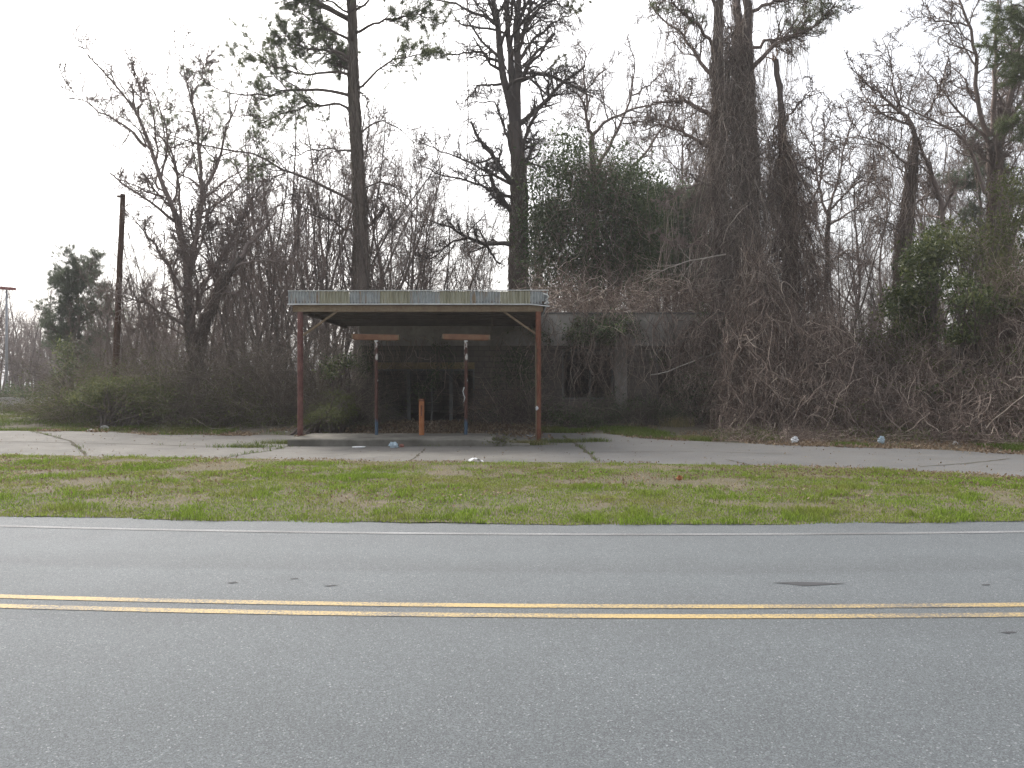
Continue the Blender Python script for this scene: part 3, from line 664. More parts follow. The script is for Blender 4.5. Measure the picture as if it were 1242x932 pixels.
def tree(name, label, cat, D, trunk_pts, r0, r1, limbs, group=None, mat='bark_grey', twig='twig', cr={}, xl=None, trunk_dz=0., hangn=0, hangL=(1, 4), climb=0, climb_off=.12, K=26, hang_r=.008):
    TP, TR = trace(trunk_pts, D, K, trunk_dz, r0, r1, .02)
    TP[0, 2] = gh(TP[0, 0], TP[0, 1]) - .05
    t = thing(name, (TP[0, 0], TP[0, 1], TP[0, 2]), label, cat, group)
    flare = 1 + .5 * np.exp(-np.linspace(0, 1, K) * 14)
    mb = MB(); tubes(mb, TP, TR * flare, 12, rough=.06); mb.build('trunk', M[mat], t, smooth=True)
    L = []
    for l in limbs:
        pts, a, b = l[0], l[1], l[2]; dzz = l[3] if len(l) > 3 else rng.uniform(-2., 2.)
        d0 = l[4] if len(l) > 4 else D
        L.append(trace(pts, d0, 14, dzz, a, b, .035))
    if xl:
        P, R = extra_limbs(TP, TR, *xl); L += [(P[i], R[i]) for i in range(len(P))]
    mb = MB(); crown(mb, L, **cr); mb.build('crown', M[twig], t, smooth=True)
    if hangn or climb:
        mb = MB()
        if hangn: hang(mb, L, hangn, hangL, hang_r)
        if climb: strands_on(mb, TP, TR, climb, climb_off)
        mb.build('vines', M['vine_dark'], t, smooth=True)
    return t, TP, TR, L

# ---- bare forked tree at the left
tree('bare_tree', 'bare grey deciduous tree forking low into two spreading stems beside the leaning wooden pole', 'tree', 34,
     [(236, 462), (234, 430), (231, 412), (229, 380), (228, 355), (227, 331)], .23, .16,
     [([(227, 331), (223, 300), (221, 288), (210, 250), (196, 223), (184, 189), (176, 162), (167, 142), (149, 115), (128, 88), (106, 64)], .17, .02, -.8),
      ([(228, 335), (234, 305), (237, 291), (242, 257), (245, 233), (257, 216), (267, 193), (270, 169), (279, 145), (287, 118)], .16, .02, .8),
      ([(245, 233), (242, 189), (239, 149), (233, 118), (223, 91), (220, 50)], .09, .015, -.6),
      ([(176, 178), (160, 160), (145, 149), (118, 134), (91, 115), (80, 95)], .07, .012, -1.),
      ([(221, 283), (216, 216), (203, 176), (195, 142), (188, 110)], .075, .015, 1.),
      ([(199, 240), (179, 233), (159, 223), (142, 219)], .06, .015, .2),
      ([(224, 355), (210, 334), (192, 304), (174, 280), (160, 262)], .09, .02, -1.2),
      ([(225, 396), (207, 385), (192, 376), (174, 367), (150, 360), (132, 352)], .08, .015, -1.8),
      ([(225, 406), (204, 397), (180, 395), (160, 400)], .06, .015, -1),
      ([(167, 142), (172, 118), (166, 92), (160, 72)], .05, .012, .6), ([(233, 118), (243, 95), (252, 70)], .04, .01, .5),
      ([(236, 295), (244, 288), (262, 274), (285, 268)], .04, .012, .8)],
     cr=dict(n2=16, n3=8, n4=5, lf2=.36, up=.09, fine=.0125), mat='bark_grey', twig='twig', xl=(7, .4, 1., 4.5, 45, .12), hangn=200, hangL=(.5, 2.2), climb=60)
# ---- leaning vine-laden stems next to it
tt, TP, TR, L = tree('vine_laden_tree', 'leaning stem furred with dead vines right of the forked bare tree', 'tree', 32.5,
     [(238, 470), (243, 405), (249, 391), (261, 361), (276, 334), (291, 313)], .2, .12,
     [([(291, 313), (306, 292), (318, 280), (332, 262), (342, 238)], .1, .02, 1), ([(284, 325), (300, 318), (320, 316), (345, 318), (362, 325)], .06, .015, -1), ([(276, 334), (284, 306), (290, 278), (298, 250)], .06, .015, 1.5), ([(262, 358), (280, 355), (300, 362)], .05, .015, -.5)],
     cr=dict(n2=10, n3=7, n4=4, lf2=.4), mat='bark_grey', twig='twig', hangn=260, hangL=(.6, 3.4), climb=160, climb_off=.25)
# ---- tall pine left of centre
def pine(name, label, D, trunk_pts, r0, r1, limbs, group=None, climb=0, needle='needle', xl=None, cnt=9, top=None, n2=14, wd=.016, cmat='cane', dead=[]):
    K = 34; TP, TR = trace(trunk_pts, D, K, 0, r0, r1, .02); TP[0, 2] = gh(TP[0, 0], TP[0, 1]) - .05
    t = thing(name, TP[0], label, 'tree', group)
    mb = MB(); tubes(mb, TP, TR * (1 + .4 * np.exp(-np.linspace(0, 1, K) * 14)), 12, rough=.05); mb.build('trunk', M['bark_pine'], t, smooth=True)
    L = [trace(l[0], D, 14, l[3] if len(l) > 3 else rng.uniform(-2.5, 2.5), l[1], l[2], .04) for l in limbs]
    if xl:
        P, R = extra_limbs(TP, TR, *xl); L += [(P[i], R[i]) for i in range(len(P))]
    mw, mn = MB(), MB(); pine_boughs(mw, mn, L, n2=n2, cnt=cnt, wd=wd)
    if dead:
        crown(mw, [trace(l[0], D, 14, l[3] if len(l) > 3 else rng.uniform(-1.5, 1.5), l[1], l[2], .04) for l in dead], n2=12, n3=6, n4=4, lf2=.34)
    mw.build('crown', M['bark_dark'], t, smooth=True); mn.build('needles', M[needle], t)
    if climb:
        mb = MB(); strands_on(mb, TP, TR, climb, .12, r=.008); hang(mb, L, climb // 2, (.5, 3), .008); mb.build('vines', M[cmat], t, smooth=True)
    return t
pine('tall_pine', 'tall pine with bare lower trunk rising just behind the left end of the canopy', 36,
     [(440, 470), (440, 352), (438, 300), (436, 250), (434, 200), (431, 155), (429, 100), (428, 58), (427, 0), (426, -60), (424, -140)], .40, .13,
     [([(434, 250), (419, 240), (382, 220), (345, 205), (311, 188), (270, 179), (237, 176), (210, 166), (189, 152)], .075, .02, -1.5),
      ([(431, 150), (419, 127), (372, 128), (338, 140), (311, 152)], .08, .02, 1.5),
      ([(430, 118), (399, 110), (358, 108), (325, 115), (291, 115), (264, 108), (243, 95)], .085, .02, -1.),
      ([(430, 100), (419, 88), (365, 90), (335, 81), (304, 61), (290, 52)], .085, .02, 1.),
      ([(429, 75), (406, 61), (372, 61), (348, 44), (330, 42)], .08, .02, -1.5), ([(428, 50), (400, 36), (375, 22), (350, 10)], .08, .02, .5),
      ([(434, 108), (473, 73), (493, 70), (525, 62)], .07, .02, 1), ([(431, 40), (466, 25), (500, 19), (530, 22)], .07, .02, -1), ([(428, 20), (400, 0), (370, -15), (345, -20)], .07, .02, 1),
      ([(428, 15), (455, -5), (480, -20), (520, -35)], .07, .02, 1)],
     xl=(14, .62, 1., 4.2, 70, .08), climb=200, n2=26, cnt=11,
     dead=[([(432, 165), (452, 147), (480, 152), (505, 175), (520, 172)], .05, .012), ([(436, 112), (446, 120), (448, 143)], .05, .03), ([(440, 285), (455, 265), (471, 249), (474, 275)], .08, .05), ([(434, 185), (400, 180), (370, 184), (335, 200)], .06, .012), ([(436, 230), (460, 220), (478, 226), (500, 262), (512, 275)], .05, .012), ([(437, 290), (405, 268), (380, 262), (350, 240)], .06, .015)])
# ---- tall multi-stemmed tree, centre
tt, TP, TR, Ld = tree('tall_bare_tree', 'tall dark tree splitting into three upright stems above the middle of the canopy', 'tree', 40,
     [(629, 470), (629, 380), (628, 328), (629, 280), (630, 232), (628, 185), (624, 150)], .50, .33,
     [([(624, 160), (620, 135), (611, 93), (605, 50), (599, 0), (592, -70), (585, -130)], .24, .06, -.7), ([(624, 155), (622, 104), (616, 46), (615, 0), (617, -60), (620, -140)], .24, .06, .6), ([(626, 155), (628, 89), (626, 39), (630, 0), (637, -70), (645, -130)], .26, .06, .0),
      ([(632, 98), (651, 89), (670, 93), (694, 104), (721, 114)], .12, .02, -2), ([(630, 73), (651, 42), (678, 23), (705, 14)], .11, .02, 1.5), ([(628, 32), (667, 0), (700, -12)], .1, .03, -1),
      ([(609, 102), (578, 104), (564, 124)], .08, .02, 1.2), ([(606, 75), (578, 62), (547, 66), (520, 62)], .09, .02, -1.5), ([(603, 28), (555, 6), (524, -2), (490, -8)], .1, .02, 1),
      ([(622, 190), (611, 151), (601, 124), (570, 124)], .09, .02, -1), ([(627, 243), (593, 230), (570, 220), (543, 216), (512, 201)], .10, .02, -2), ([(626, 226), (593, 211), (570, 197), (547, 189), (508, 170)], .10, .02, 1.5),
      ([(627, 297), (589, 296), (566, 288), (543, 274), (520, 267)], .15, .03, -1.5), ([(589, 296), (597, 309), (606, 322)], .08, .04, 0), ([(566, 290), (543, 296), (530, 310), (508, 318)], .07, .015, .5), ([(631, 209), (641, 190), (647, 170), (642, 150)], .09, .02, 1),
      ([(600, 30), (580, 10), (560, -20)], .07, .02, 1), ([(627, 45), (655, 25), (690, 28)], .07, .02, 2), ([(640, 255), (660, 248), (690, 262)], .06, .02, -1)],
     mat='bark_dark', twig='twig_dark', cr=dict(n2=16, n3=8, n4=5, lf2=.33, up=.02, wob=.24, fine=.0095), xl=(4, .6, 1., 4), hangn=320, hangL=(.8, 4.5), climb=420, climb_off=.16)
mb = MB(); P, r = trace([(568, -20), (566, 60), (568, 130), (566, 200), (568, 260), (566, 330), (560, 352)], 39, 40, 0, .022, .02, .03); tubes(mb, P, r, 4); mb.build('hanging_vine', M['vine_dark'], tt, smooth=True)
mb = MB(); mn = MB()
c = np.array([px(690 + 14 * rng.standard_normal(), 4 + 8 * rng.standard_normal(), 39 + rng.random()) for _ in range(26)]); needles(mn, c, rng.standard_normal((26, 3)) + [0, 0, -1], 24, .3, .03)
c = np.array([px(680 + 9 * rng.standard_normal(), 75 + 8 * rng.standard_normal(), 40 + rng.random()) for _ in range(18)]); needles(mn, c, rng.standard_normal((18, 3)) + [0, 0, -1], 20, .25, .03)
mn.build('dead_leaves', M['privet'], tt)

# ---- bare tree among the evergreens
tree('bare_tree', 'bare crooked grey tree rising out of the dark evergreen behind the building', 'tree', 43,
     [(722, 470), (722, 300), (721, 232), (719, 200), (717, 170)], .26, .16,
     [([(717, 170), (709, 127), (704, 118), (688, 104), (680, 96)], .12, .02, -1.5), ([(722, 215), (724, 201), (748, 162), (767, 116), (771, 77), (764, 60)], .13, .02, 1), ([(718, 165), (735, 145), (767, 133), (817, 120), (850, 118)], .10, .02, -1),
      ([(712, 130), (709, 104), (709, 66), (702, 48)], .08, .015, .5), ([(760, 215), (775, 195), (800, 160), (820, 128), (835, 95)], .1, .02, 1), ([(755, 150), (790, 145), (812, 148)], .05, .015, -1), ([(767, 116), (795, 98), (812, 75)], .05, .015, .7), ([(704, 118), (722, 96), (742, 80), (746, 70)], .05, .012, 1)],
     cr=dict(n2=13, n3=7, n4=4, lf2=.36), hangn=90)
# ---- broadleaf evergreen, centre
def leafy(name, label, cat, mat, blobs, D, nleaf, size, stems, group=None, clump=.28, base=None, smat='bark_dark', hole=.0, wid=.45, dspread=1.3):
    bz = base if base is not None else px(blobs[0][0], 500, D)
    bz = np.array([bz[0], bz[1], gh(bz[0], bz[1]) - .03]); t = thing(name, bz, label, cat, group)
    mw = MB(); ml = MB(); tips = []
    for (bx, by, rx_, ry, wt) in blobs:
        n = max(4, int(wt)); a = rng.random(n) * 6.283; rr = rng.random(n) ** .45
        dd = D + dspread * rng.standard_normal(n) * .6
        for i in range(n):
            tips.append(px(bx + rx_ * rr[i] * math.cos(a[i]), by + ry * rr[i] * math.sin(a[i]), dd[i]))
    tips = np.array(tips); n = len(tips)
    # stems: from the base through a fork to each clump
    m = min(n, stems); sel = rng.permutation(n)[:m]; e = tips[sel]
    s = np.tile(bz, (m, 1)) + np.c_[.35 * rng.standard_normal((m, 2)), np.zeros(m)]
    tt = np.linspace(0, 1, 9)[None, :, None]; mid = s * .45 + e * .55; mid[:, 2] += .15 * (e[:, 2] - s[:, 2]); mid[:, :2] = s[:, :2] * .6 + e[:, :2] * .4
    P = s[:, None] * (1 - tt) ** 2 + 2 * mid[:, None] * tt * (1 - tt) + e[:, None] * tt ** 2; P = P + .05 * rng.standard_normal(P.shape) * tt
    Rr = np.broadcast_to(np.linspace(.05, .012, 9)[None], (m, 9)); tubes(mw, P, Rr, 4)
    k = max(1, nleaf // n); sub = rng.random((n, 1, 1))
    c = tips[:, None] + clump * (.5 + sub) * rng.standard_normal((n, k, 3)) * np.array([1, 1, .62])
    c = c.reshape(-1, 3); c = c[c[:, 2] > gh(c[:, 0], c[:, 1]) + .02]
    leaves(ml, c, size, wid, nrm=np.array([0, 0, 1.]) + 0 * c)
    mw.build('stems', M[smat], t, smooth=True); ml.build('leaves', M[mat], t); return t
leafy('evergreen_tree', 'dark dense broadleaf evergreen tree growing behind the building roof', 'tree', 'holly',
      [(672, 240, 34, 52, 80), (700, 290, 55, 55, 170), (745, 275, 52, 62, 190), (772, 240, 30, 40, 70), (692, 205, 26, 30, 40), (742, 222, 32, 24, 40), (660, 300, 22, 44, 60), (785, 305, 25, 45, 60), (688, 172, 12, 14, 10), (752, 192, 12, 16, 10), (720, 345, 70, 30, 90)], 39, 52000, .15, 60, clump=.55, base=(4.2, 39, 0), dspread=2.2)
EV = bpy.data.objects['evergreen_tree']; mb = MB()
axv = np.array([px(715, 480, 37.5), px(715, 350, 37.5), px(718, 260, 37.8), px(722, 190, 38)]); envelope(mb, axv, np.array([3.6, 3.4, 2.6, .8]), 1300, (1, 3.6), 14, .012, .28, .5, .5); mb.build('vines', M['vine'], EV, smooth=True)
leafy('evergreen_tree', 'smaller brownish-green evergreen tree between the dark evergreen and the vine-covered trunks', 'tree', 'needle_far',
      [(815, 270, 35, 45, 50), (790, 320, 40, 35, 40), (840, 310, 30, 40, 40), (845, 250, 18, 25, 16)], 44, 40000, .2, 60, clump=.45, base=(9, 44, 0))

# ---- three vine-covered trunks right of the building
Dg = 30.
g = thing('vine_covered_tree', (8.4, Dg, gh(8.4, Dg)), 'huge three-stemmed tree wrapped in dead vines at the right end of the building', 'tree')
stems = [([(880, 520), (876, 300), (872, 200), (871, 114), (869, 60), (873, 0), (875, -80)], .29, .12, -.3), ([(898, 520), (900, 300), (898, 180), (896, 71), (894, 0), (893, -80)], .29, .11, .5), ([(912, 520), (912, 300), (910, 180), (907, 89), (907, 21), (903, -80)], .27, .11, -.2)]
mb = MB(); mv = MB(); SP = []
for pts, a, b, dzz in stems:
    P, r = trace(pts, Dg, 34, dzz, a, b, .03); P[0, 2] = gh(P[0, 0], P[0, 1]) - .05; tubes(mb, P, r, 12, rough=.06); SP.append((P, r)); strands_on(mv, P[:30], r[:30] * 1.05, 420, .2, 26, .3, .013, .3)
mb.build('trunk', M['bark_dark'], g, smooth=True)
Lg = [trace(p, Dg, 14, z, a, b, .04) for p, a, b, z in (
    ([(910, 85), (917, 75), (939, 53), (971, 39), (999, 25), (1013, 4)], .1, .02, -1), ([(908, 60), (930, 50), (960, 46), (985, 20)], .08, .02, 1), ([(868, 146), (846, 128), (828, 123), (800, 123), (780, 130)], .1, .025, -1.), ([(868, 185), (836, 164), (800, 149), (775, 160)], .1, .02, .8), ([(870, 100), (853, 82), (825, 39), (800, 20), (785, 0)], .1, .02, 1.2),
    ([(869, 60), (845, 30), (820, 8), (800, -10)], .08, .02, -1.5), ([(872, 10), (850, -20), (820, -40)], .08, .02, 0), ([(903, 20), (930, 5), (970, -5), (1005, -8)], .08, .02, -1), ([(895, 10), (885, -30), (870, -60)], .08, .02, 2), ([(872, 230), (850, 222), (825, 235), (805, 250)], .06, .015, -1), ([(860, 290), (830, 300), (800, 290)], .05, .015, -1))]
mw = MB(); mn = MB(); crown(mw, Lg, 13, 8, 5, .32, up=.03, wob=.24); pine_boughs(mw, mn, [Lg[i] for i in (0, 1, 5, 6, 7, 8)], n2=18, n3=5, cnt=8, ln=.2, t0=.35, keep=.7, wd=.013)
mw.build('crown', M['twig'], g, smooth=True); mn.build('needles', M['needle'], g)
hang(mv, Lg, 420, (.8, 5), .009)
ax = np.array([px(905, 540, 28.6), px(902, 480, 28.7), px(898, 400, 29.0), px(897, 300, 29.4), px(893, 200, 29.7), px(890, 110, 29.9), px(889, 30, 30)]); ax[0, 2] = gh(ax[0, 0], 28.5)
rd = np.array([2.1, 2.0, 1.75, 1.45, 1.1, .7, .4])
envelope(mv, ax, rd, 4300, (.9, 4.), 18, .012, .17, .75, .55)
mv.build('vines', M['vine_pale'], g, smooth=True)
mb = MB(); P, r = trace([(872, 427), (860, 432), (850, 434), (830, 443), (810, 451), (798, 454), (789, 455)], 27.4, 20, -.5, .032, .02, .006); tubes(mb, P, r, 6, cap=True); mb.build('dead_branch', M['pale_branch'], g, smooth=True); mb = MB()
P, r = trace([(880, 309), (855, 313), (830, 318), (800, 330), (780, 341)], 28.4, 16, -.6, .035, .01, .01); tubes(mb, P, r, 5); P2, R2 = spawn(P[None], r[None], 9, .2, 1, .35, .4, 8, 35, 10, .15, -.03, .6, .007); tubes(mb, P2, R2, 4); P2, R2 = spawn(P2, R2, 4, .2, 1, .4, .3, 6, 35, 10, .2, -.03, .6, .006); tubes(mb, P2, R2, 3)
mb.build('dead_branch', M['pale_branch'], g, smooth=True)
# ---- broken snag
D = 29.4
P, r = trace([(962, 535), (960, 400), (957, 249), (951, 178), (946, 117), (942, 85), (941, 74)], D, 30, 0, .26, .10, .02)
s = thing('broken_snag', P[0], 'broken dead trunk with a splintered orange top, furred with vines', 'tree')
mb = MB(); tubes(mb, P, r, 10, rough=.08); mb.build('trunk', M['bark_dark'], s, smooth=True)
mb = MB(); Q, q = walk(np.tile(P[-1], (9, 1)) + .05 * rng.standard_normal((9, 3)), np.c_[.25 * rng.standard_normal((9, 2)), np.ones(9)], .1 + .3 * rng.random(9), 4, .1, (0, 0, 0), .04, .004); tubes(mb, Q, q, 4)
Q, q = trace([(941, 76), (937, 72), (930, 69.5)], D, 6, 0, .04, .02, 0); tubes(mb, Q, q, 5, cap=True); mb.build('splintered_top', M['broken'], s)
mb = MB(); strands_on(mb, P[:26], r[:26], 380, .22, 22, .28, .012, .3)
ax = np.array([px(965, 540, 28.2), px(965, 440, 28.6), px(962, 340, 28.9), px(957, 240, 29.2), px(950, 160, 29.4)]); ax[0, 2] = gh(ax[0, 0], 28.2)
envelope(mb, ax, np.array([2.1, 1.9, 1.3, .65, .3]), 2600, (.8, 3.), 16, .012, .18, .8, .5); mb.build('vines', M['vine'], s, smooth=True)
mb = MB(); Lh = [trace(p, D, 14, z, .06, .012, .04) for p, z in (([(957, 215), (967, 199), (985, 210), (1010, 221)], -1), ([(950, 150), (965, 128), (985, 112)], -.6), ([(955, 230), (975, 262), (990, 320), (1002, 380)], -.5), ([(948, 140), (938, 160), (930, 190)], .8), ([(958, 260), (985, 245), (1000, 200), (1000, 150)], .6))]
crown(mb, Lh, 13, 7, 5, .4, up=.0, wob=.26); hang(mb, Lh, 200, (.5, 3.5), .008); mb.build('crown', M['twig'], s, smooth=True)

# ---- slender tree right of the snag
tree('bare_tree', 'slender bare tree with arching forks in the gap right of the broken snag', 'tree', 33, [(1000, 500), (1001, 400), (1003, 300), (1005, 256)], .14, .09,
     [([(1005, 256), (1013, 228), (1021, 192), (1031, 153), (1028, 128)], .07, .012, .6), ([(1005, 256), (1031, 231), (1056, 206), (1070, 192)], .06, .012, -.6), ([(1003, 275), (1030, 258), (1049, 245), (1074, 235)], .06, .012, .5), ([(1004, 262), (992, 220), (988, 180), (985, 140)], .06, .012, .8), ([(1003, 300), (985, 270), (972, 240)], .05, .012, -.5), ([(1002, 320), (1025, 305), (1045, 300)], .04, .012, .5)],
     cr=dict(n2=13, n3=7, n4=4, lf2=.45, up=.08), hangn=60, twig='twig')
# ---- vine-laden crooked tree
tree('crooked_tree', 'crooked bare tree with arching limbs and shaggy vines left of the ivy bushes', 'tree', 31, [(1090, 520), (1092, 400), (1095, 302), (1102, 249), (1106, 213), (1110, 167)], .24, .13,
     [([(1110, 167), (1106, 153), (1092, 135), (1074, 121), (1049, 100), (1031, 82)], .10, .02, -1), ([(1195, 235), (1184, 199), (1170, 174), (1152, 157), (1131, 144), (1110, 137), (1090, 128), (1072, 105)], .09, .02, -.5), ([(1107, 155), (1074, 139), (1049, 121), (1040, 100)], .07, .012, 1), ([(1103, 235), (1097, 199), (1074, 174), (1042, 164), (1025, 168)], .07, .012, -1.2), ([(1150, 300), (1142, 249), (1131, 213), (1117, 178), (1110, 165)], .11, .06, .2),
      ([(1092, 135), (1085, 105), (1080, 70), (1072, 45)], .05, .01, .7), ([(1100, 255), (1120, 240), (1140, 228), (1160, 226)], .05, .012, 1), ([(1098, 290), (1080, 270), (1062, 262)], .05, .012, -.6), ([(1120, 142), (1135, 120), (1145, 95), (1150, 70)], .05, .01, -1)],
     cr=dict(n2=13, n3=7, n4=4, lf2=.38, up=.03, wob=.24), hangn=340, hangL=(.5, 3.5), climb=420, climb_off=.3, twig='twig', mat='bark_dark', hang_r=.009)
# ---- big bare tree at the right edge
tree('bare_tree', 'large dark bare tree with upright stems towering over the bushes at the right edge', 'tree', 34, [(1214, 520), (1212, 350), (1209, 260), (1206, 213), (1204, 171)], .36, .26,
     [([(1200, 165), (1195, 155), (1186, 125), (1183, 71), (1177, 36), (1163, 0), (1155, -40)], .13, .03, -1), ([(1204, 165), (1204, 149), (1206, 107), (1207, 71), (1210, 20), (1212, -40)], .13, .03, 1), ([(1198, 172), (1188, 160), (1163, 135), (1134, 100), (1120, 80)], .09, .015, -1.2), ([(1208, 175), (1213, 167), (1227, 142), (1241, 121), (1258, 95)], .1, .02, 1), ([(1206, 205), (1195, 192), (1177, 178), (1155, 162)], .08, .02, -.6), ([(1178, 40), (1174, 32), (1149, 27), (1124, 21), (1105, 20)], .05, .01, -.7), ([(1184, 85), (1170, 60), (1160, 35), (1140, 15)], .05, .01, .6), ([(1207, 100), (1220, 80), (1226, 50)], .05, .012, -1), ([(1209, 235), (1230, 215), (1250, 200)], .08, .02, -1), ([(1186, 125), (1175, 110), (1165, 105)], .04, .01, .5)],
     cr=dict(n2=13, n3=7, n4=4, lf2=.34, up=.06), climb=300, climb_off=.25, hangn=160, mat='bark_dark', twig='twig', xl=(4, .7, 1., 4, 45, .1))
pine('pine_tree', 'pine whose dark needle tufts reach in at the upper right corner', 31, [(1300, 540), (1300, 300), (1298, 100), (1297, 0), (1296, -120)], .3, .12,
     [([(1298, 95), (1270, 80), (1240, 70), (1212, 62), (1198, 56)], .07, .02, -.5), ([(1298, 60), (1260, 45), (1230, 30), (1215, 22)], .07, .02, .5), ([(1298, 30), (1250, 10), (1225, 5)], .06, .02, -1), ([(1298, 120), (1260, 100), (1225, 92)], .06, .02, 1), ([(1300, 170), (1250, 150), (1228, 150)], .05, .02, 1), ([(1298, 80), (1330, 60), (1370, 50)], .07, .02)], xl=(10, .6, 1., 2.6, 70, .05), n2=18, cnt=10)
pine('pine_tree', 'young hazy pine standing behind the crooked tree and the big bare tree', 42, [(1190, 500), (1190, 300), (1189, 190)], .16, .05,
     [([(1189, 235), (1165, 222), (1150, 220)], .04, .015), ([(1189, 215), (1200, 205), (1215, 208)], .04, .015), ([(1190, 280), (1160, 270), (1145, 268)], .04, .015), ([(1190, 255), (1215, 240), (1228, 240)], .04, .015)], xl=(12, .4, 1., 1.5, 70, .05), needle='needle_far', cnt=9)

# ---- young pine / cedar at the far left and the ivy clad ones
pine('young_pine', 'hazy green pine left of the leaning wooden pole', 44, [(97, 500), (96, 420), (95, 380), (94, 330)], .18, .03,
     [([(95, 345), (80, 338), (68, 345)], .03, .012), ([(95, 360), (75, 372), (58, 378), (48, 382)], .04, .012), ([(95, 352), (112, 345), (125, 352)], .03, .012), ([(96, 385), (120, 378), (140, 382)], .04, .012), ([(96, 400), (75, 402), (62, 412)], .04, .012)], xl=(26, .22, 1., 1.6, 65, .05), needle='needle_far', cnt=9, n2=11)

# ---- saplings (one kind, copied)
def sapling(seed, H, group, label, nst=3):
    global rng
    keep = rng; rng = np.random.default_rng(seed)
    t = thing('bare_sapling', (0, 0, 0), label, 'tree', group); mb = MB(); ms = MB(); L = []
    for k in range(nst):
        h = H * (.75 + .35 * rng.random()); d = np.array([[.22 * rng.standard_normal(), .22 * rng.standard_normal(), 1.]])
        P, r = walk(np.array([[.25 * rng.standard_normal(), .25 * rng.standard_normal(), 0.]]), d, h, 14, .06, (0, 0, .05), .055, .012); L.append((P[0], r[0])); tubes(ms, P, r, 6)
    ms.build('trunk', M['bark_grey'], t, smooth=True)
    P = np.stack([l[0] for l in L]); R = np.stack([l[1] for l in L])
    P2, R2 = spawn(P, R, 16, .22, 1., .26, .5, 8, 36, 10, .14, .08, .5, .009, .4); tubes(mb, P2, R2, 4)
    P3, R3 = spawn(P2, R2, 6, .15, 1., .48, .3, 6, 38, 12, .18, .06, .6, .0065, .5); tubes(mb, P3, R3, 3)
    P4, R4 = spawn(P3, R3, 4, .2, 1., .5, .2, 5, 40, 12, .2, .04, .7, .005, .6); tubes(mb, P4, R4, 3)
    mb.build('crown', M['twig'], t, smooth=True); rng = keep; return t
def dup(root, loc, rz, sc):
    r = root.copy(); C.objects.link(r); r.location = loc; r.rotation_euler = (0, 0, rz); r.scale = (sc, sc, sc)
    for ch in root.children:
        c = ch.copy(); C.objects.link(c); c.parent = r
    return r
regions = [('saplings left of the tall pine', 'thin grey bare sapling in the clump between the forked bare tree and the tall pine', [(300, 34, 8), (318, 37, 9), (335, 41, 11), (352, 36, 9.5), (368, 44, 13), (384, 39, 10), (398, 42, 12), (412, 46, 13), (345, 48, 13), (310, 46, 10), (290, 42, 8), (376, 34, 7), (325, 52, 13), (405, 35, 7.5), (392, 50, 14)], 3),
           ('saplings right of the tall pine', 'thin grey bare sapling in the clump between the tall pine and the tall three-stemmed tree', [(452, 40, 10), (466, 38, 8.5), (478, 44, 11), (492, 41, 9), (506, 46, 9.5), (520, 42, 7), (545, 48, 7.5), (575, 50, 8), (598, 46, 6.5), (462, 50, 12)], 3),
           ('saplings right of the broken snag', 'thin grey bare sapling in the thicket between the broken snag and the crooked tree', [(985, 36, 8.5), (1008, 40, 9), (1025, 35, 6.5), (1040, 44, 8), (1058, 38, 6.5), (1075, 42, 9), (1120, 40, 9), (1150, 38, 8), (1172, 44, 10)], 3),
           ('saplings by the wooden pole', 'thin grey bare sapling in the tangle behind the leaning wooden pole', [(120, 38, 5), (140, 40, 6), (160, 37, 5.5), (180, 42, 7.5), (205, 40, 7), (255, 40, 7.5), (272, 38, 7)], 3),
           ('saplings behind the building', 'thin grey bare sapling behind the roof between the dark evergreen and the vine-covered trunks', [(650, 45, 8), (780, 48, 11), (800, 50, 12), (825, 47, 10.5), (842, 44, 9), (855, 50, 12)], 3)]
seed = 50
for grp, lab, spots, nst in regions:
    protos = [sapling(seed + k, 9., grp, lab, nst) for k in range(3)]; seed += 5
    for i, (x, D, H) in enumerate(spots):
        X = (x - CX) / FPX * D; loc = (X, D, float(gh(X, D)) - .05); sc = H / 9. * 1.32; rz = rng.random() * 6.28
        if i < 3:
            o = protos[i]; o.location = loc; o.rotation_euler = (0, 0, rz); o.scale = (sc,) * 3
        else: dup(protos[i % 3], loc, rz, sc)

# ---- larger bare trees further back (one kind, copied)
def back_tree(seed, group, label):
    global rng
    keep = rng; rng = np.random.default_rng(seed); H = 16.
    t = thing('bare_tree', (0, 0, 0), label, 'tree', group); mb = MB(); ms = MB()
    P, r = walk(np.array([[0, 0, 0.]]), np.array([[.06 * rng.standard_normal(), .06 * rng.standard_normal(), 1.]]), H, 18, .05, (0, 0, .06), .17, .02); tubes(ms, P, r, 8)
    ms.build('trunk', M['bark_grey'], t, smooth=True)
    P1, R1 = spawn(P, r, 16, .22, .95, .0, 4.6, 12, 42, 12, .12, .10, .55, .03, .3); tubes(mb, P1, R1, 5)
    P2, R2 = spawn(P1, R1, 11, .15, 1., .42, .8, 8, 42, 14, .18, .06, .5, .016, .4); tubes(mb, P2, R2, 4)
    P3, R3 = spawn(P2, R2, 7, .15, 1., .5, .4, 6, 42, 14, .2, .04, .6, .0095, .5); tubes(mb, P3, R3, 3)
    P4, R4 = spawn(P3, R3, 4, .15, 1., .55, .3, 5, 42, 14, .22, .02, .7, .007, .6); tubes(mb, P4, R4, 3)
    mb.build('crown', M['twig'], t, smooth=True); rng = keep; return t
glab = 'bare grey tree filling in the woods well behind the front row of trees'
bp = [back_tree(200 + k, 'bare trees at the back', glab) for k in range(4)]
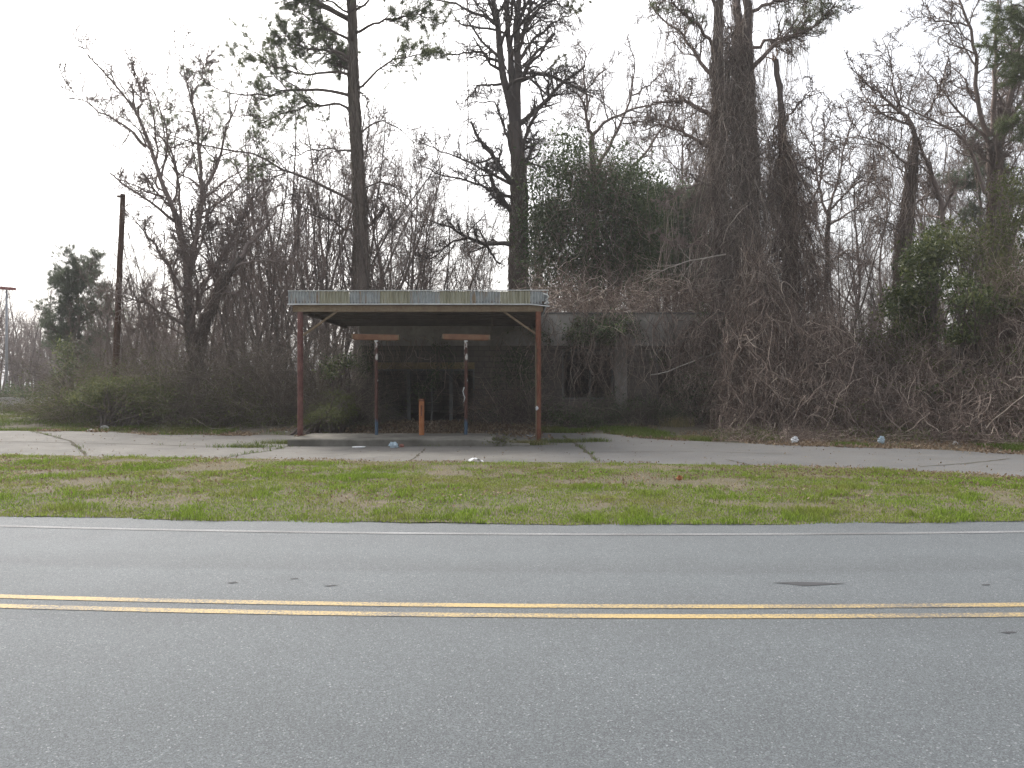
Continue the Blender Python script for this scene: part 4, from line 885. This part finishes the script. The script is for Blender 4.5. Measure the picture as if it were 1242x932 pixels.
for i, (x, D, H) in enumerate([(292, 50, 13), (330, 50, 17), (362, 46, 15), (462, 50, 16), (488, 56, 17), (524, 54, 13), (545, 56, 12.5), (590, 58, 12.5), (655, 52, 16), (700, 58, 19), (785, 54, 19), (825, 50, 18), (848, 56, 21), (925, 44, 15), (985, 48, 16), (1030, 46, 14), (1062, 54, 15), (1128, 46, 16), (1160, 52, 18), (1185, 48, 17), (1232, 44, 18), (165, 52, 9.5), (205, 54, 10.5), (262, 50, 12), (1275, 50, 18), (-60, 60, 12)]):
    X = (x - CX) / FPX * D; loc = (X, D, float(gh(X, D)) - .05); sc = H / 16; rz = rng.random() * 6.28
    if i < 4: o = bp[i]; o.location = loc; o.rotation_euler = (0, 0, rz); o.scale = (sc,) * 3
    else: dup(bp[i % 4], loc, rz, sc)

# ---- far woods (one mass)
mb = MB(); n = 510
X = np.r_[rng.uniform(-85, -34, 330), rng.uniform(-34, 75, 180)]; Y = rng.uniform(78, 100, n); H = np.where(X < -30, rng.uniform(6, 13, n), rng.uniform(7, 12, n))
P, r = walk(np.c_[X, Y, gh(X, Y) - .1], np.c_[.12 * rng.standard_normal((n, 2)), np.ones(n)], H, 14, .06, (0, 0, .05), .16, .03); tubes(mb, P, r, 4)
P2, R2 = spawn(P, r, 14, .2, 1., .28, 1., 6, 45, 14, .18, .06, .5, .02, .5); tubes(mb, P2, R2, 3); P3, R3 = spawn(P2, R2, 7, .1, 1., .5, .6, 4, 45, 14, .2, .05, .6, .014, .6); tubes(mb, P3, R3, 3)
o = mb.build('far_woods', M['twig'], smooth=True); tag(o, 'hazy grey bare woods far behind the lot and the building', 'woods', None, 'stuff')

# ------------------------------------------------------------------ thickets and shrubs
def canes(mb, X, Y, H, r=.009, twigs=5, droop=-.09, wob=.16, lean=.5, K=14):
    n = len(X); z = gh(X, Y); d = np.c_[lean * rng.standard_normal((n, 2)), np.ones(n)]
    P, R = walk(np.c_[X, Y, z], d, H * 1.15, K, wob, (0, 0, droop), r * (.5 + rng.random(n)), r * .4)
    P[..., 2] = np.maximum(P[..., 2], gh(P[..., 0], P[..., 1]) + .03); tubes(mb, P, R, 3)
    Q, q = spawn(P, R, twigs, .2, 1., .34, .3, 7, 50, 18, .24, -.03, .6, .0045, .5); Q[..., 2] = np.maximum(Q[..., 2], gh(Q[..., 0], Q[..., 1]) + .02); tubes(mb, Q, q, 3)
    return P, Q
def thicket(name, label, tops, D0, D1, n, mat, leafmat=None, nleaf=0, lsize=.07, zmax=.8, frac=1., twigs=5, r=.009, group=None, lean=.5, hmin=.3):
    """tops: [(px x, px y of top)]"""
    tx = [a for a, b in tops]; ty = [b for a, b in tops]; D = D0 + (D1 - D0) * rng.random(n); x = rng.uniform(tx[0], tx[-1], n)
    X = (x - CX) / FPX * D; top = EYE - (np.interp(x, tx, ty) - CY) / FPX * D
    H = np.maximum(.3, (top - gh(X, D)) * (hmin + (1.02 - hmin) * rng.random(n)) * (.35 + 1.25 * fbm(x / 26, D * .9, 3)))
    mb = MB(); P, Q = canes(mb, X, D, H, r, twigs, lean=lean); cx, cy = float(X.mean()), float(D.mean())
    t = thing(name, (cx, cy, float(gh(cx, cy))), label, 'thicket', group); mb.build('canes', M[mat], t, smooth=True)
    if nleaf:
        pts = np.concatenate([P[:, 3:].reshape(-1, 3), Q[:, 2:].reshape(-1, 3)]); c = fbm(pts[:, 0] * 1.1 + 50, pts[:, 2] * 1.3 + pts[:, 1] * .9, 3)
        zrel = (pts[:, 2] - .1) / (H.mean() + .5); pr = smooth((c - .40) / .2) * np.clip(1.15 - zrel / zmax, 0, 1); pts = pts[rng.random(len(pts)) < pr]
        if len(pts):
            k = rng.integers(0, len(pts), nleaf); ml = MB(); leaves(ml, pts[k] + .07 * rng.standard_normal((nleaf, 3)), lsize); ml.build('leaves', M[leafmat], t)
    return t
thicket('thicket', 'dark bramble thicket at the foot of the leaning wooden pole by the lot', [(70, 432), (110, 395), (160, 380), (205, 395)], 31, 36, 900, 'cane', 'privet', 24000, .08, 1.)
thicket('thicket', 'tangled thicket with olive leaves below the forked bare tree', [(190, 395), (235, 370), (270, 365), (305, 360), (330, 365)], 28.5, 34, 1300, 'cane', 'privet', 18000, .08, .8)
thicket('thicket', 'tall brown thicket just outside the left canopy post', [(310, 388), (345, 372), (375, 382), (410, 385), (440, 420)], 27.5, 33, 1700, 'cane', 'privet', 12000, .075, .5)
thicket('thicket', 'thin scrub along the far edge of the lot at the far left', [(-60, 485), (0, 478), (40, 478), (85, 470)], 40, 45, 420, 'cane', 'privet', 7000, .09, 1.)
leafy('shrub', 'leafy green shrub at the front of the left thicket below the wooden pole', 'shrub', 'privet', [(150, 480, 40, 22, 40), (110, 485, 26, 20, 26), (180, 488, 26, 16, 24)], 29.5, 12000, .085, 60, clump=.2)
leafy('shrub', 'narrow dark green ivy-clad stem left of the wooden pole', 'shrub', 'ivy', [(80, 440, 9, 26, 20), (78, 470, 12, 20, 16), (88, 490, 16, 14, 16)], 36, 5000, .11, 30, clump=.2)
leafy('shrub', 'low green shrub growing beside the left canopy post', 'shrub', 'privet', [(392, 505, 20, 12, 22), (415, 490, 16, 18, 18), (375, 510, 12, 9, 10)], 24.8, 7000, .06, 50, clump=.14)
leafy('shrub', 'small green sprig shrub under the left rear corner of the canopy', 'shrub', 'ivy', [(410, 440, 14, 10, 10), (402, 450, 8, 8, 6)], 27, 900, .1, 20, clump=.16)
thicket('thicket', 'dark vine thicket at the left corner of the building under the canopy', [(400, 440), (425, 405), (442, 430), (458, 485)], 25.8, 28.0, 600, 'cane', 'privet', 3000, .07, .5)
thicket('thicket', 'reddish brown dry brush between the building door and the right canopy post', [(575, 480), (590, 450), (610, 420), (635, 425), (652, 450)], 26.4, 27.9, 260, 'vine_dark', 'dead_leaf', 1500, .06, 2.)
thicket('thicket', 'dry thicket in front of the right canopy post and building windows', [(600, 480), (640, 450), (680, 475), (720, 480), (760, 455), (800, 480), (850, 440)], 26.4, 27.9, 750, 'cane', 'holly', 12000, .07, .8)
thicket('thicket', 'brown dead brush spilling over the building roof right of the canopy', [(645, 372), (690, 352), (740, 350), (800, 345), (860, 335)], 29.5, 36, 60, 'vine')
# roof-top tangle and curtains of vine on the facade (part of one climbing vine)
cv = thing('climbing_vine', (2., 28., .3), 'dead climbing vines matted over the parapet and windows of the building', 'vine')
mb = MB(); n = 1500
X = rng.uniform(.6, 8.6, n); pos = np.c_[X, rng.uniform(28.1, 33, n), 4.0 + .2 * rng.random(n) + 1.3 * smooth(fbm(X * .6, X * 0 + 4) * 1.2) * rng.random(n)]
Q, q = walk(pos, rng.standard_normal((n, 3)) + [0, -.5, .3], 1 + 1.6 * rng.random(n), 14, .32, (0, -.03, -.05), .011 * (.4 + rng.random(n)), .004); Q[..., 2] = np.maximum(Q[..., 2], 4.0 * (Q[..., 1] > 28.0)); tubes(mb, Q, q, 3)
mb.build('roof_tangle', M['vine'], cv, smooth=True)
mb = MB(); n = 800; X = np.r_[rng.uniform(.6, 8.4, 600), rng.uniform(-5.3, .8, 200)]; dens = fbm(X * .8 + 3, X * 0 + 8, 3); keep = rng.random(n) < smooth((dens - .3) / .3) * .9 + .1; X = X[keep]; n = len(X)
z0 = np.where(X > .6, 4.2, 3.3) - 1.8 * rng.random(n) ** 2; L_ = (z0 - .3) * (.4 + .6 * rng.random(n))
Q, q = walk(np.c_[X, np.full(n, 27.9) - .15 * rng.random(n), z0], np.c_[.25 * rng.standard_normal(n), 0 * X, -np.ones(n)], L_, 18, .30, (0, 0, -.14), .012 * (.4 + rng.random(n)), .004)
Q[..., 1] = 27.98 - np.abs(Q[..., 1] - 27.98); tubes(mb, Q, q, 3); Q2, q2 = spawn(Q, q, 3, .1, 1, .12, .3, 6, 60, 15, .3, -.05, .6, .0045); Q2[..., 1] = 27.98 - np.abs(Q2[..., 1] - 27.98); tubes(mb, Q2, q2, 3)
mb.build('wall_strands', M['vine'], cv, smooth=True)
ml = MB(); pts = Q[:, 3:].reshape(-1, 3); c = fbm(pts[:, 0] * .9 + 20, pts[:, 2] * .8, 3); pts = pts[rng.random(len(pts)) < smooth((c - .5) / .12)]; k = rng.integers(0, len(pts), 9000); leaves(ml, pts[k] + .09 * rng.standard_normal((9000, 3)) * [1, .6, 1], .08); ml.build('leaves', M['holly'], cv)
# mounds of pale tangled vine at the foot of the trunks, and the right-hand thicket
def mound(name, label, spec, n, mat, r=.012, L=(.8, 2.8), wob=.2, leafs=None):
    mb = MB(); ax = np.array([px(x, y, D) for x, y, D, rr in spec]); rd = np.array([rr for *_, rr in spec]); ax[0, 2] = gh(ax[0, 0], ax[0, 1])
    t = thing(name, ax[0], label, 'vine'); Q = envelope(mb, ax, rd, n, L, 16, r, wob, .8, .6); mb.build('strands', M[mat], t, smooth=True)
    if leafs:
        lm, nl, sz = leafs; pts = Q[:, 2:].reshape(-1, 3); c = fbm(pts[:, 0] * 1.2 + 5, pts[:, 2] * 1.2 + 3, 3); pts = pts[rng.random(len(pts)) < smooth((c - .46) / .12)]
        k = rng.integers(0, len(pts), nl); ml = MB(); leaves(ml, pts[k] + .08 * rng.standard_normal((nl, 3)), sz); ml.build('leaves', M[lm], t)
    return t
mound('vine_mound', 'pale tangled mound of dead vine at the foot of the three-stemmed vine-covered tree', [(930, 532, 24.9, 1.6), (928, 480, 25.3, 1.5), (925, 420, 26.0, 1.2), (920, 350, 27.8, .7), (917, 320, 28, .3)], 2600, 'vine', .014)
mound('vine_mound', 'brown tangled mound of dead vine below the broken snag', [(1000, 532, 23.9, 1.5), (1000, 490, 24.5, 1.5), (995, 440, 25.4, 1.1), (985, 380, 26.6, .7)], 1900, 'vine', .012)
mound('vine_mound', 'darker leafy vine mound right of the building windows', [(840, 525, 27.3, 1.1), (845, 470, 27.5, 1.0), (850, 420, 27.7, .8), (855, 385, 27.9, .4)], 1100, 'vine', .011, leafs=('holly', 3000, .08))
mound('vine_mound', 'low brown bramble mound in the hollow between the snag and the ivy bushes', [(1070, 535, 23.4, 2.1), (1070, 490, 24.2, 2.0), (1068, 450, 25.4, 1.5), (1065, 415, 26.4, .9)], 2000, 'vine_dark', .012, leafs=('privet', 6000, .07))
mound('vine_mound', 'brown cane mound under the ivy bushes', [(1155, 538, 22.4, 2.0), (1155, 500, 23, 1.9), (1152, 460, 24, 1.5), (1150, 420, 25, 1.1)], 2200, 'vine', .011, leafs=('privet', 8000, .07))
mound('vine_mound', 'large brown cane mound at the right edge of the photo', [(1245, 545, 20.9, 1.9), (1245, 500, 21.6, 1.9), (1245, 440, 22.8, 1.6), (1240, 380, 23.8, 1.2), (1238, 330, 24.6, .8)], 2600, 'vine', .011, leafs=('privet', 14000, .08))
thicket('thicket', 'rusty brown bramble thicket behind the ivy bushes', [(1010, 440), (1060, 400), (1110, 380), (1170, 330), (1260, 300)], 27.5, 34, 1500, 'cane', 'privet', 16000, .08, .9)
leafy('ivy_bush', 'glossy ivy column on the left side of the right-hand bushes', 'shrub', 'ivy', [(1118, 330, 22, 34, 34), (1105, 380, 24, 30, 30), (1135, 300, 18, 18, 12), (1090, 375, 12, 14, 8), (1120, 400, 20, 16, 12)], 26.6, 8500, .14, 50, clump=.24)
leafy('ivy_bush', 'hanging ivy patches on the front of the right-hand bushes', 'shrub', 'ivy', [(1180, 375, 30, 22, 26), (1172, 408, 24, 10, 16), (1160, 350, 22, 18, 14), (1135, 465, 20, 12, 12), (1210, 365, 22, 18, 14)], 23.9, 4600, .12, 40, clump=.2)
leafy('evergreen_shrub', 'tall dull green shrub at the right edge behind the ivy', 'shrub', 'privet', [(1185, 310, 40, 36, 44), (1230, 320, 30, 50, 50), (1235, 240, 22, 36, 30), (1225, 390, 30, 40, 36), (1160, 300, 24, 24, 16)], 27.5, 12000, .11, 70, clump=.36)
thicket('thicket', 'low sprawling dead brambles along the leafy edge right of the forecourt', [(870, 520), (930, 508), (1010, 512), (1100, 510), (1180, 512), (1290, 515)], 21.8, 24.5, 900, 'vine', 'privet', 5000, .06, 1., lean=1.1)
# ------------------------------------------------------------------ pole, lamp, far lot
P, r = trace([(139, 500), (141, 430), (145, 330), (149, 236)], 35, 14, 0, .15, .11, .008); P[0, 2] = gh(P[0, 0], P[0, 1]) - .05
t = thing('utility_pole', P[0], 'old leaning brown wooden pole without wires by the left thicket', 'utility pole'); mb = MB(); tubes(mb, P, r, 12, cap=True); mb.build('shaft', M['pole_wood'], t, smooth=True)
mb = MB(); e = P[-1]; bar(mb, e + [-.2, -.1, -.12], e + [.06, -.1, -.12], .08, .1); mb.build('crossarm_stub', M['pole_wood'], t)
D = 62; a = px(8, 478, D); b = px(8, 351, D)
t = thing('lot_lamp', (a[0], D, 0), 'tall thin grey light pole with flat red head in the far left lot', 'street lamp'); mb = MB(); tubes(mb, np.array([[a[0], D, -.1], [a[0], D, b[2]]]), np.array([.13, .08]), 10, cap=True); mb.build('pole', M['steel'], t, smooth=True)
mb = MB(); bar(mb, (a[0] - 1.1, D, b[2] + .12), (a[0] + .62, D, b[2] + .02), .45, .2); mb.build('lamp_head', M['lamp_red'], t)
mb = MB(); box(mb, (-46, 52, -.1), (-25.5, 52.3, .62)); box(mb, (-46, 51.95, .62), (-25.5, 52.35, .7)); o = rebase(mb.build('low_wall', M['wallpale'])); tag(o, 'low pale block wall across the far lot at the left', 'wall')
thicket('hedge', 'dark clipped hedge behind the low pale wall in the far lot', [(-40, 456), (20, 458), (70, 462)], 56, 58, 260, 'cane', 'holly', 9000, .14, 3)

# ------------------------------------------------------------------ grass, leaf litter
def blades(mb, X, Y, Z, h, wd, lean=.5):
    n = len(X); a = rng.random(n) * 6.283; s = np.c_[np.cos(a), np.sin(a), 0 * a] * (wd * .5)[:, None] if hasattr(wd, '__len__') else np.c_[np.cos(a), np.sin(a), 0 * a] * wd * .5
    b = np.c_[X, Y, Z]; l = np.c_[lean * rng.standard_normal((n, 2)) * h[:, None], h]
    m = b + l * [.35, .35, .6]; v = np.stack([b - s, b + s, m + s * .8, m - s * .8, b + l], 1).reshape(-1, 3); i = np.arange(n) * 5
    mb.add(v, np.stack([i, i + 1, i + 2, i + 3], 1), np.stack([i + 3, i + 2, i + 4], 1))
n = 560000; X = rng.uniform(-17, 14.5, n); t = rng.random(n); Ya, Yb = v0(X) - .03, v1(X) + .02; Y = Ya + (Yb - Ya) * t
k = (np.abs(X) < Y * .72 + 1.5) & (Yb - Ya > .2); X, Y, t = X[k], Y[k], t[k]
d = fbm(X * .9, Y * .9, 4); d2 = fbm(X * .35 + 9, Y * .5 + 4, 3); dist_road = Y - v0(X)
den = smooth((d - .2 - .17 * smooth((t - .3) / .45)) / .2) * (.6 + .4 * smooth((1.05 - t) / .55)) * (.7 + .3 * smooth((d2 - .35) / .25)); den = np.maximum(den, .95 * smooth((1.1 - dist_road) / .7)); den *= np.where(t > .93, .35, 1)
den *= .25 + .75 * smooth((fbm(X * 3.4 + 5, Y * 3.8, 3) - .30) / .2 + smooth((1.0 - dist_road) / .5)); k = rng.random(len(X)) < den; X, Y, d, dr = X[k], Y[k], d[k], dist_road[k]
tuft = smooth((fbm(X * 2.0 + 30, Y * 2.6, 3) - .60) / .1)
mb = MB(); h = (.016 + .024 * rng.random(len(X)) + .075 * tuft * rng.random(len(X))); blades(mb, X, Y, vheight(X, Y) - .005, h, .006 + .005 * rng.random(len(X)), .55)
tag(mb.build('verge_grass', M['grass']), 'short patchy green grass on the verge beside the road', 'grass', None, 'stuff')
n = 80000; X = rng.uniform(-17, 14, n); t = rng.random(n); Y = v0(X) + (v1(X) - v0(X)) * t; k = (fbm(X * .9, Y * .9, 4) < .60) & (np.abs(X) < Y * .72 + 1.5) & (rng.random(n) < .25 + .75 * t); X, Y = X[k], Y[k]
mb = MB(); blades(mb, X, Y, vheight(X, Y), .012 + .025 * rng.random(len(X)), .006 + .004 * rng.random(len(X)), 1.6); tag(mb.build('dry_grass', M['straw']), 'straw coloured dead grass in the thin patches of the verge', 'grass', None, 'stuff')
# strip beyond the forecourt + weeds along cracks and the island
n = 190000; X = rng.uniform(-28, 16, n); Y = far_y(X) + rng.random(n) ** 1.3 * np.where(X < -9, 15, np.where(X < -6, 4.5, 2.6))
d = fbm(X * .8 + 70, Y * .8, 4); gz = np.where(X < -9, .42, np.where((X > .9) & (X < 7.5), .42, .56)); inner = (X > -5.7) & (X < .9) & (Y > 20)
k = (rng.random(n) < smooth((d - gz) / .12)) & ~inner & (np.abs(X) < Y * .72 + 1); X, Y = X[k], Y[k]
mb = MB(); h = .05 + .13 * rng.random(len(X)) * (.4 + fbm(X * 1.5, Y * 1.5)); blades(mb, X, Y, gh(X, Y), h, .008 + .006 * rng.random(len(X)), .5)
for P in crackP[:2] + crackP[3:5]:
    m = 350; j = rng.integers(0, len(P), m); c = fbm(j * .35, np.full(m, P[0, 0]), 2); j = j[c > .5]; q = P[j] + .05 * rng.standard_normal((len(j), 2)); blades(mb, q[:, 0], q[:, 1], np.maximum(dz(q[:, 0], q[:, 1]), 0), .03 + .08 * rng.random(len(j)), .008, .6)
for (x, y, sx, m) in ((360, 538.5, 1.1, 1500), (300, 543, .9, 700), (395, 532, .6, 700), (680, 537, .7, 900), (520, 541, .5, 350), (640, 540, .5, 450), (720, 536, .5, 500)):
    c = gp(x, y); q = c[:2] + rng.standard_normal((m, 2)) * [sx * .5, .12]; blades(mb, q[:, 0], q[:, 1], np.maximum(dz(q[:, 0], q[:, 1]), -.02) - .01, .04 + .11 * rng.random(m), .009, .5)
tag(mb.build('weeds', M['grass2']), 'green weeds along the far edge of the forecourt and in its joints', 'grass', None, 'stuff')
mb = MB(); c = gp(635, 540); q = c[:2] + rng.standard_normal((900, 2)) * [.32, .1]; blades(mb, q[:, 0], q[:, 1], q[:, 0] * 0 + .0, .05 + .12 * rng.random(900), .008, .6)
c = px(822, 520, 26.0); q = c[:2] + rng.standard_normal((300, 2)) * [.25, .15]; blades(mb, q[:, 0], q[:, 1], gh(q[:, 0], q[:, 1]), .15 + .3 * rng.random(300), .01, .4)
tag(mb.build('straw_tuft', M['straw']), 'pale dry grass tufts by the right canopy post and below the windows', 'grass', None, 'stuff')
ml = MB(); n = 34000; X = rng.uniform(-16, 16, n); Y = far_y(X) - .35 + rng.random(n) ** 1.5 * 4.6; d = fbm(X * .7 + 11, Y * .9, 4); k = (rng.random(n) < smooth((d - np.where(X > 3, .36, .47)) / .14)); X, Y = X[k], Y[k]; Z = np.maximum(gh(X, Y), np.where(Y < far_y(X), dz(X, Y), -9)) + .012
leaves(ml, np.c_[X, Y, Z + .02 * rng.random(len(X))], .075, .6, nrm=np.array([1., 0, 0]) + np.zeros((len(X), 3)))
n = 9000; X = rng.uniform(-5.3, 1.2, n); Y = rng.uniform(22.4, 28, n); leaves(ml, np.c_[X, Y, gh(X, Y) + .02 + .07 * rng.random(n) * smooth((Y - 23) / 3)], .085, .6)
n = 17000; X = rng.uniform(-14, 12, n); t = .12 + .88 * rng.random(n) ** .8; Y = v0(X) + (v1(X) - v0(X)) * t; d = fbm(X * .8 + 90, Y * 1.1, 3); k = (rng.random(n) < smooth((d - .42) / .2)) | ((X > 4.3) & (X < 8.5) & (t > .55)); X, Y = X[k], Y[k]; leaves(ml, np.c_[X, Y, vheight(X, Y) + .035], .038, .6)
n = 1300; X = rng.uniform(-16, 14, n); t = rng.random(n); t = np.where(rng.random(n) < .6, np.where(rng.random(n) < .5, t ** 4, 1 - t ** 4), t); Y = near_y(X) + (far_y(X) - near_y(X)) * t; leaves(ml, np.c_[X, Y, np.maximum(dz(X, Y), .003) + .012], .036, .6, nrm=np.array([1., 0, 0]) + np.zeros((n, 3)))
tag(ml.build('leaf_litter', M['dead_leaf']), 'brown dead leaves scattered along the forecourt edge and under the canopy', 'leaves', None, 'stuff')
# ------------------------------------------------------------------ litter
def crumple(name, x, y, z, s, mat, label, cat, group=None, flat_=.7, D=None, seed=1):
    rg = np.random.default_rng(seed); c = gp(x, y, z) if D is None else px(x, y, D); nu, nv = 14, 9
    u = np.linspace(0, 2 * math.pi, nu, endpoint=False); v = np.linspace(.12, math.pi - .12, nv)
    rr = 1 + .95 * (rg.random((nv, nu)) - .5); p = np.stack([np.sin(v)[:, None] * np.cos(u)[None] * rr, np.sin(v)[:, None] * np.sin(u)[None] * rr * .7, np.cos(v)[:, None] * rr * flat_], -1) * s
    mb = MB(); i = (np.arange(nv - 1)[:, None] * nu + np.arange(nu)[None]).ravel(); j = (np.arange(nv - 1)[:, None] * nu + ((np.arange(nu) + 1) % nu)[None]).ravel()
    mb.add(p.reshape(-1, 3) + c + [0, 0, s * flat_ * .8], np.stack([i, i + nu, j + nu, j], 1), [(k, (k + 1) % nu, 0) for k in range(1, nu - 1)] + [((nv - 1) * nu, (nv - 1) * nu + k + 1, (nv - 1) * nu + k) for k in range(1, nu - 1)])
    return tag(rebase(mb.build(name, M[mat])), label, cat, group)
def plate(name, x, y, z, r, mat, label, tilt=.0):
    c = gp(x, y, z); a = np.linspace(0, 2 * math.pi, 24, endpoint=False); mb = MB(); rows = []
    for rr, zz in ((.0, .006), (.62, .006), (1., .03), (1.02, .026), (.64, .0), (.0, .0)): rows.append(np.c_[np.cos(a) * r * rr, np.sin(a) * r * rr, np.full(24, zz) + tilt * np.cos(a) * rr * r])
    v = np.concatenate(rows) + c; i = (np.arange(5)[:, None] * 24 + np.arange(24)[None]).ravel(); j = (np.arange(5)[:, None] * 24 + ((np.arange(24) + 1) % 24)[None]).ravel(); mb.add(v, np.stack([i, j, j + 24, i + 24], 1))
    return tag(rebase(mb.build(name, M[mat], smooth=True)), label, 'litter')
def sheet(name, x, y, z, sx, sy, mat, label, seed=2, rz=.3):
    rg = np.random.default_rng(seed); c = gp(x, y, z); n = 8; a, b = np.meshgrid(np.linspace(-.5, .5, n), np.linspace(-.5, .5, n)); Z = .035 * rg.random((n, n)) + .03 * np.sin(a * 5 + seed)
    X = a * sx; Y = b * sy; p = np.stack([X * math.cos(rz) - Y * math.sin(rz), X * math.sin(rz) + Y * math.cos(rz), Z + .035], -1).reshape(-1, 3) + c; i = (np.arange(n - 1)[:, None] * n + np.arange(n - 1)[None]).ravel(); q = np.stack([i, i + 1, i + n + 1, i + n], 1)
    mb = MB(); mb.add(p, q); mb.add(p - [0, 0, .003], q[:, ::-1]); return tag(rebase(mb.build(name, M[mat])), label, 'litter')
plate('foam_plate', 435, 543.5, .0, .17, 'plastic', 'white foam plate lying against the pump island kerb')
crumple('plastic_bag', 477, 543.5, 0, .105, 'plastic_blue', 'crumpled pale blue and white bag below the pump island kerb', 'litter', seed=3)
crumple('crushed_can', 487.5, 543, 0, .06, 'litter_red', 'small reddish crushed can next to the pale blue bag', 'litter', seed=4)
sheet('paper_scrap', 577, 561, .03, .28, .16, 'plastic', 'flat white paper scrap on the grass edge in front of the canopy')
plate('foam_dish', 627, 525, .03, .12, 'plastic', 'white foam dish on the leaves behind the pump island right end')
sheet('paper_scrap', 646, 530.5, .01, .3, .2, 'plastic', 'thin white paper strip beside the foot of the right post', 5)
crumple('plastic_bag', 964, 536.5, -.03, .085, 'plastic', 'torn white plastic bag at the foot of the pale vine mound', 'litter', seed=6, flat_=.9, D=21.4)
crumple('plastic_bag', 1069, 536.5, -.03, .08, 'plastic_blue', 'pale blue grocery bag in the weeds by the bramble hollow', 'litter', seed=7, flat_=1, D=21.2)
crumple('jug', 1158, 541, -.03, .06, 'wallpale', 'small dull grey jug in the weeds at the right', 'litter', seed=8, flat_=1, D=20.4)
crumple('brick_lump', 824, 582, .10, .045, 'rust_orange', 'small orange lump lying in the verge grass', 'litter', seed=9)
crumple('paper_ball', 393, 531, .0, .055, 'plastic', 'white paper ball behind the kerb left of the island lamps', 'litter', seed=10)
crumple('paper_ball', 442, 530, .05, .055, 'wallpale', 'beige paper ball on the island near the left lamp', 'litter', seed=12)
for x, y, s, lab in ((110, 524, .1, 'pale concrete chunk on the lot edge at the left, flat and smaller'), (127, 521, .14, 'pale concrete chunk on the lot edge at the left, larger'), (347, 527, .09, 'pale concrete chunk just left of the maroon canopy post')):
    crumple('concrete_chunk', x, y, 0, s, 'wallpale', lab, 'rubble', None, .5, None, int(x))
mb = MB(); mb2 = MB()
tp = thing('tree_stump', gp(606, 541), 'small weedy stump on the crumbled right end of the pump island', 'stump'); c = gp(606, 541)
tubes(mb, np.array([c + [0, 0, -.05], c + [.01, 0, .1], c + [.02, .02, .27]]), np.array([.17, .14, .12]), 12, cap=True, rough=.1); mb.build('trunk', M['bark_grey'], tp)
q = c + rng.standard_normal((500, 3)) * [.16, .1, .07] + [0, -.1, .1]; leaves(mb2, q, .06); mb2.build('leaves', M['privet'], tp)
crumple('paper_flag', 651, 497, 0, .035, 'plastic', 'white scrap stuck on the right canopy post', 'litter', D=21.33, seed=15, flat_=1.3)
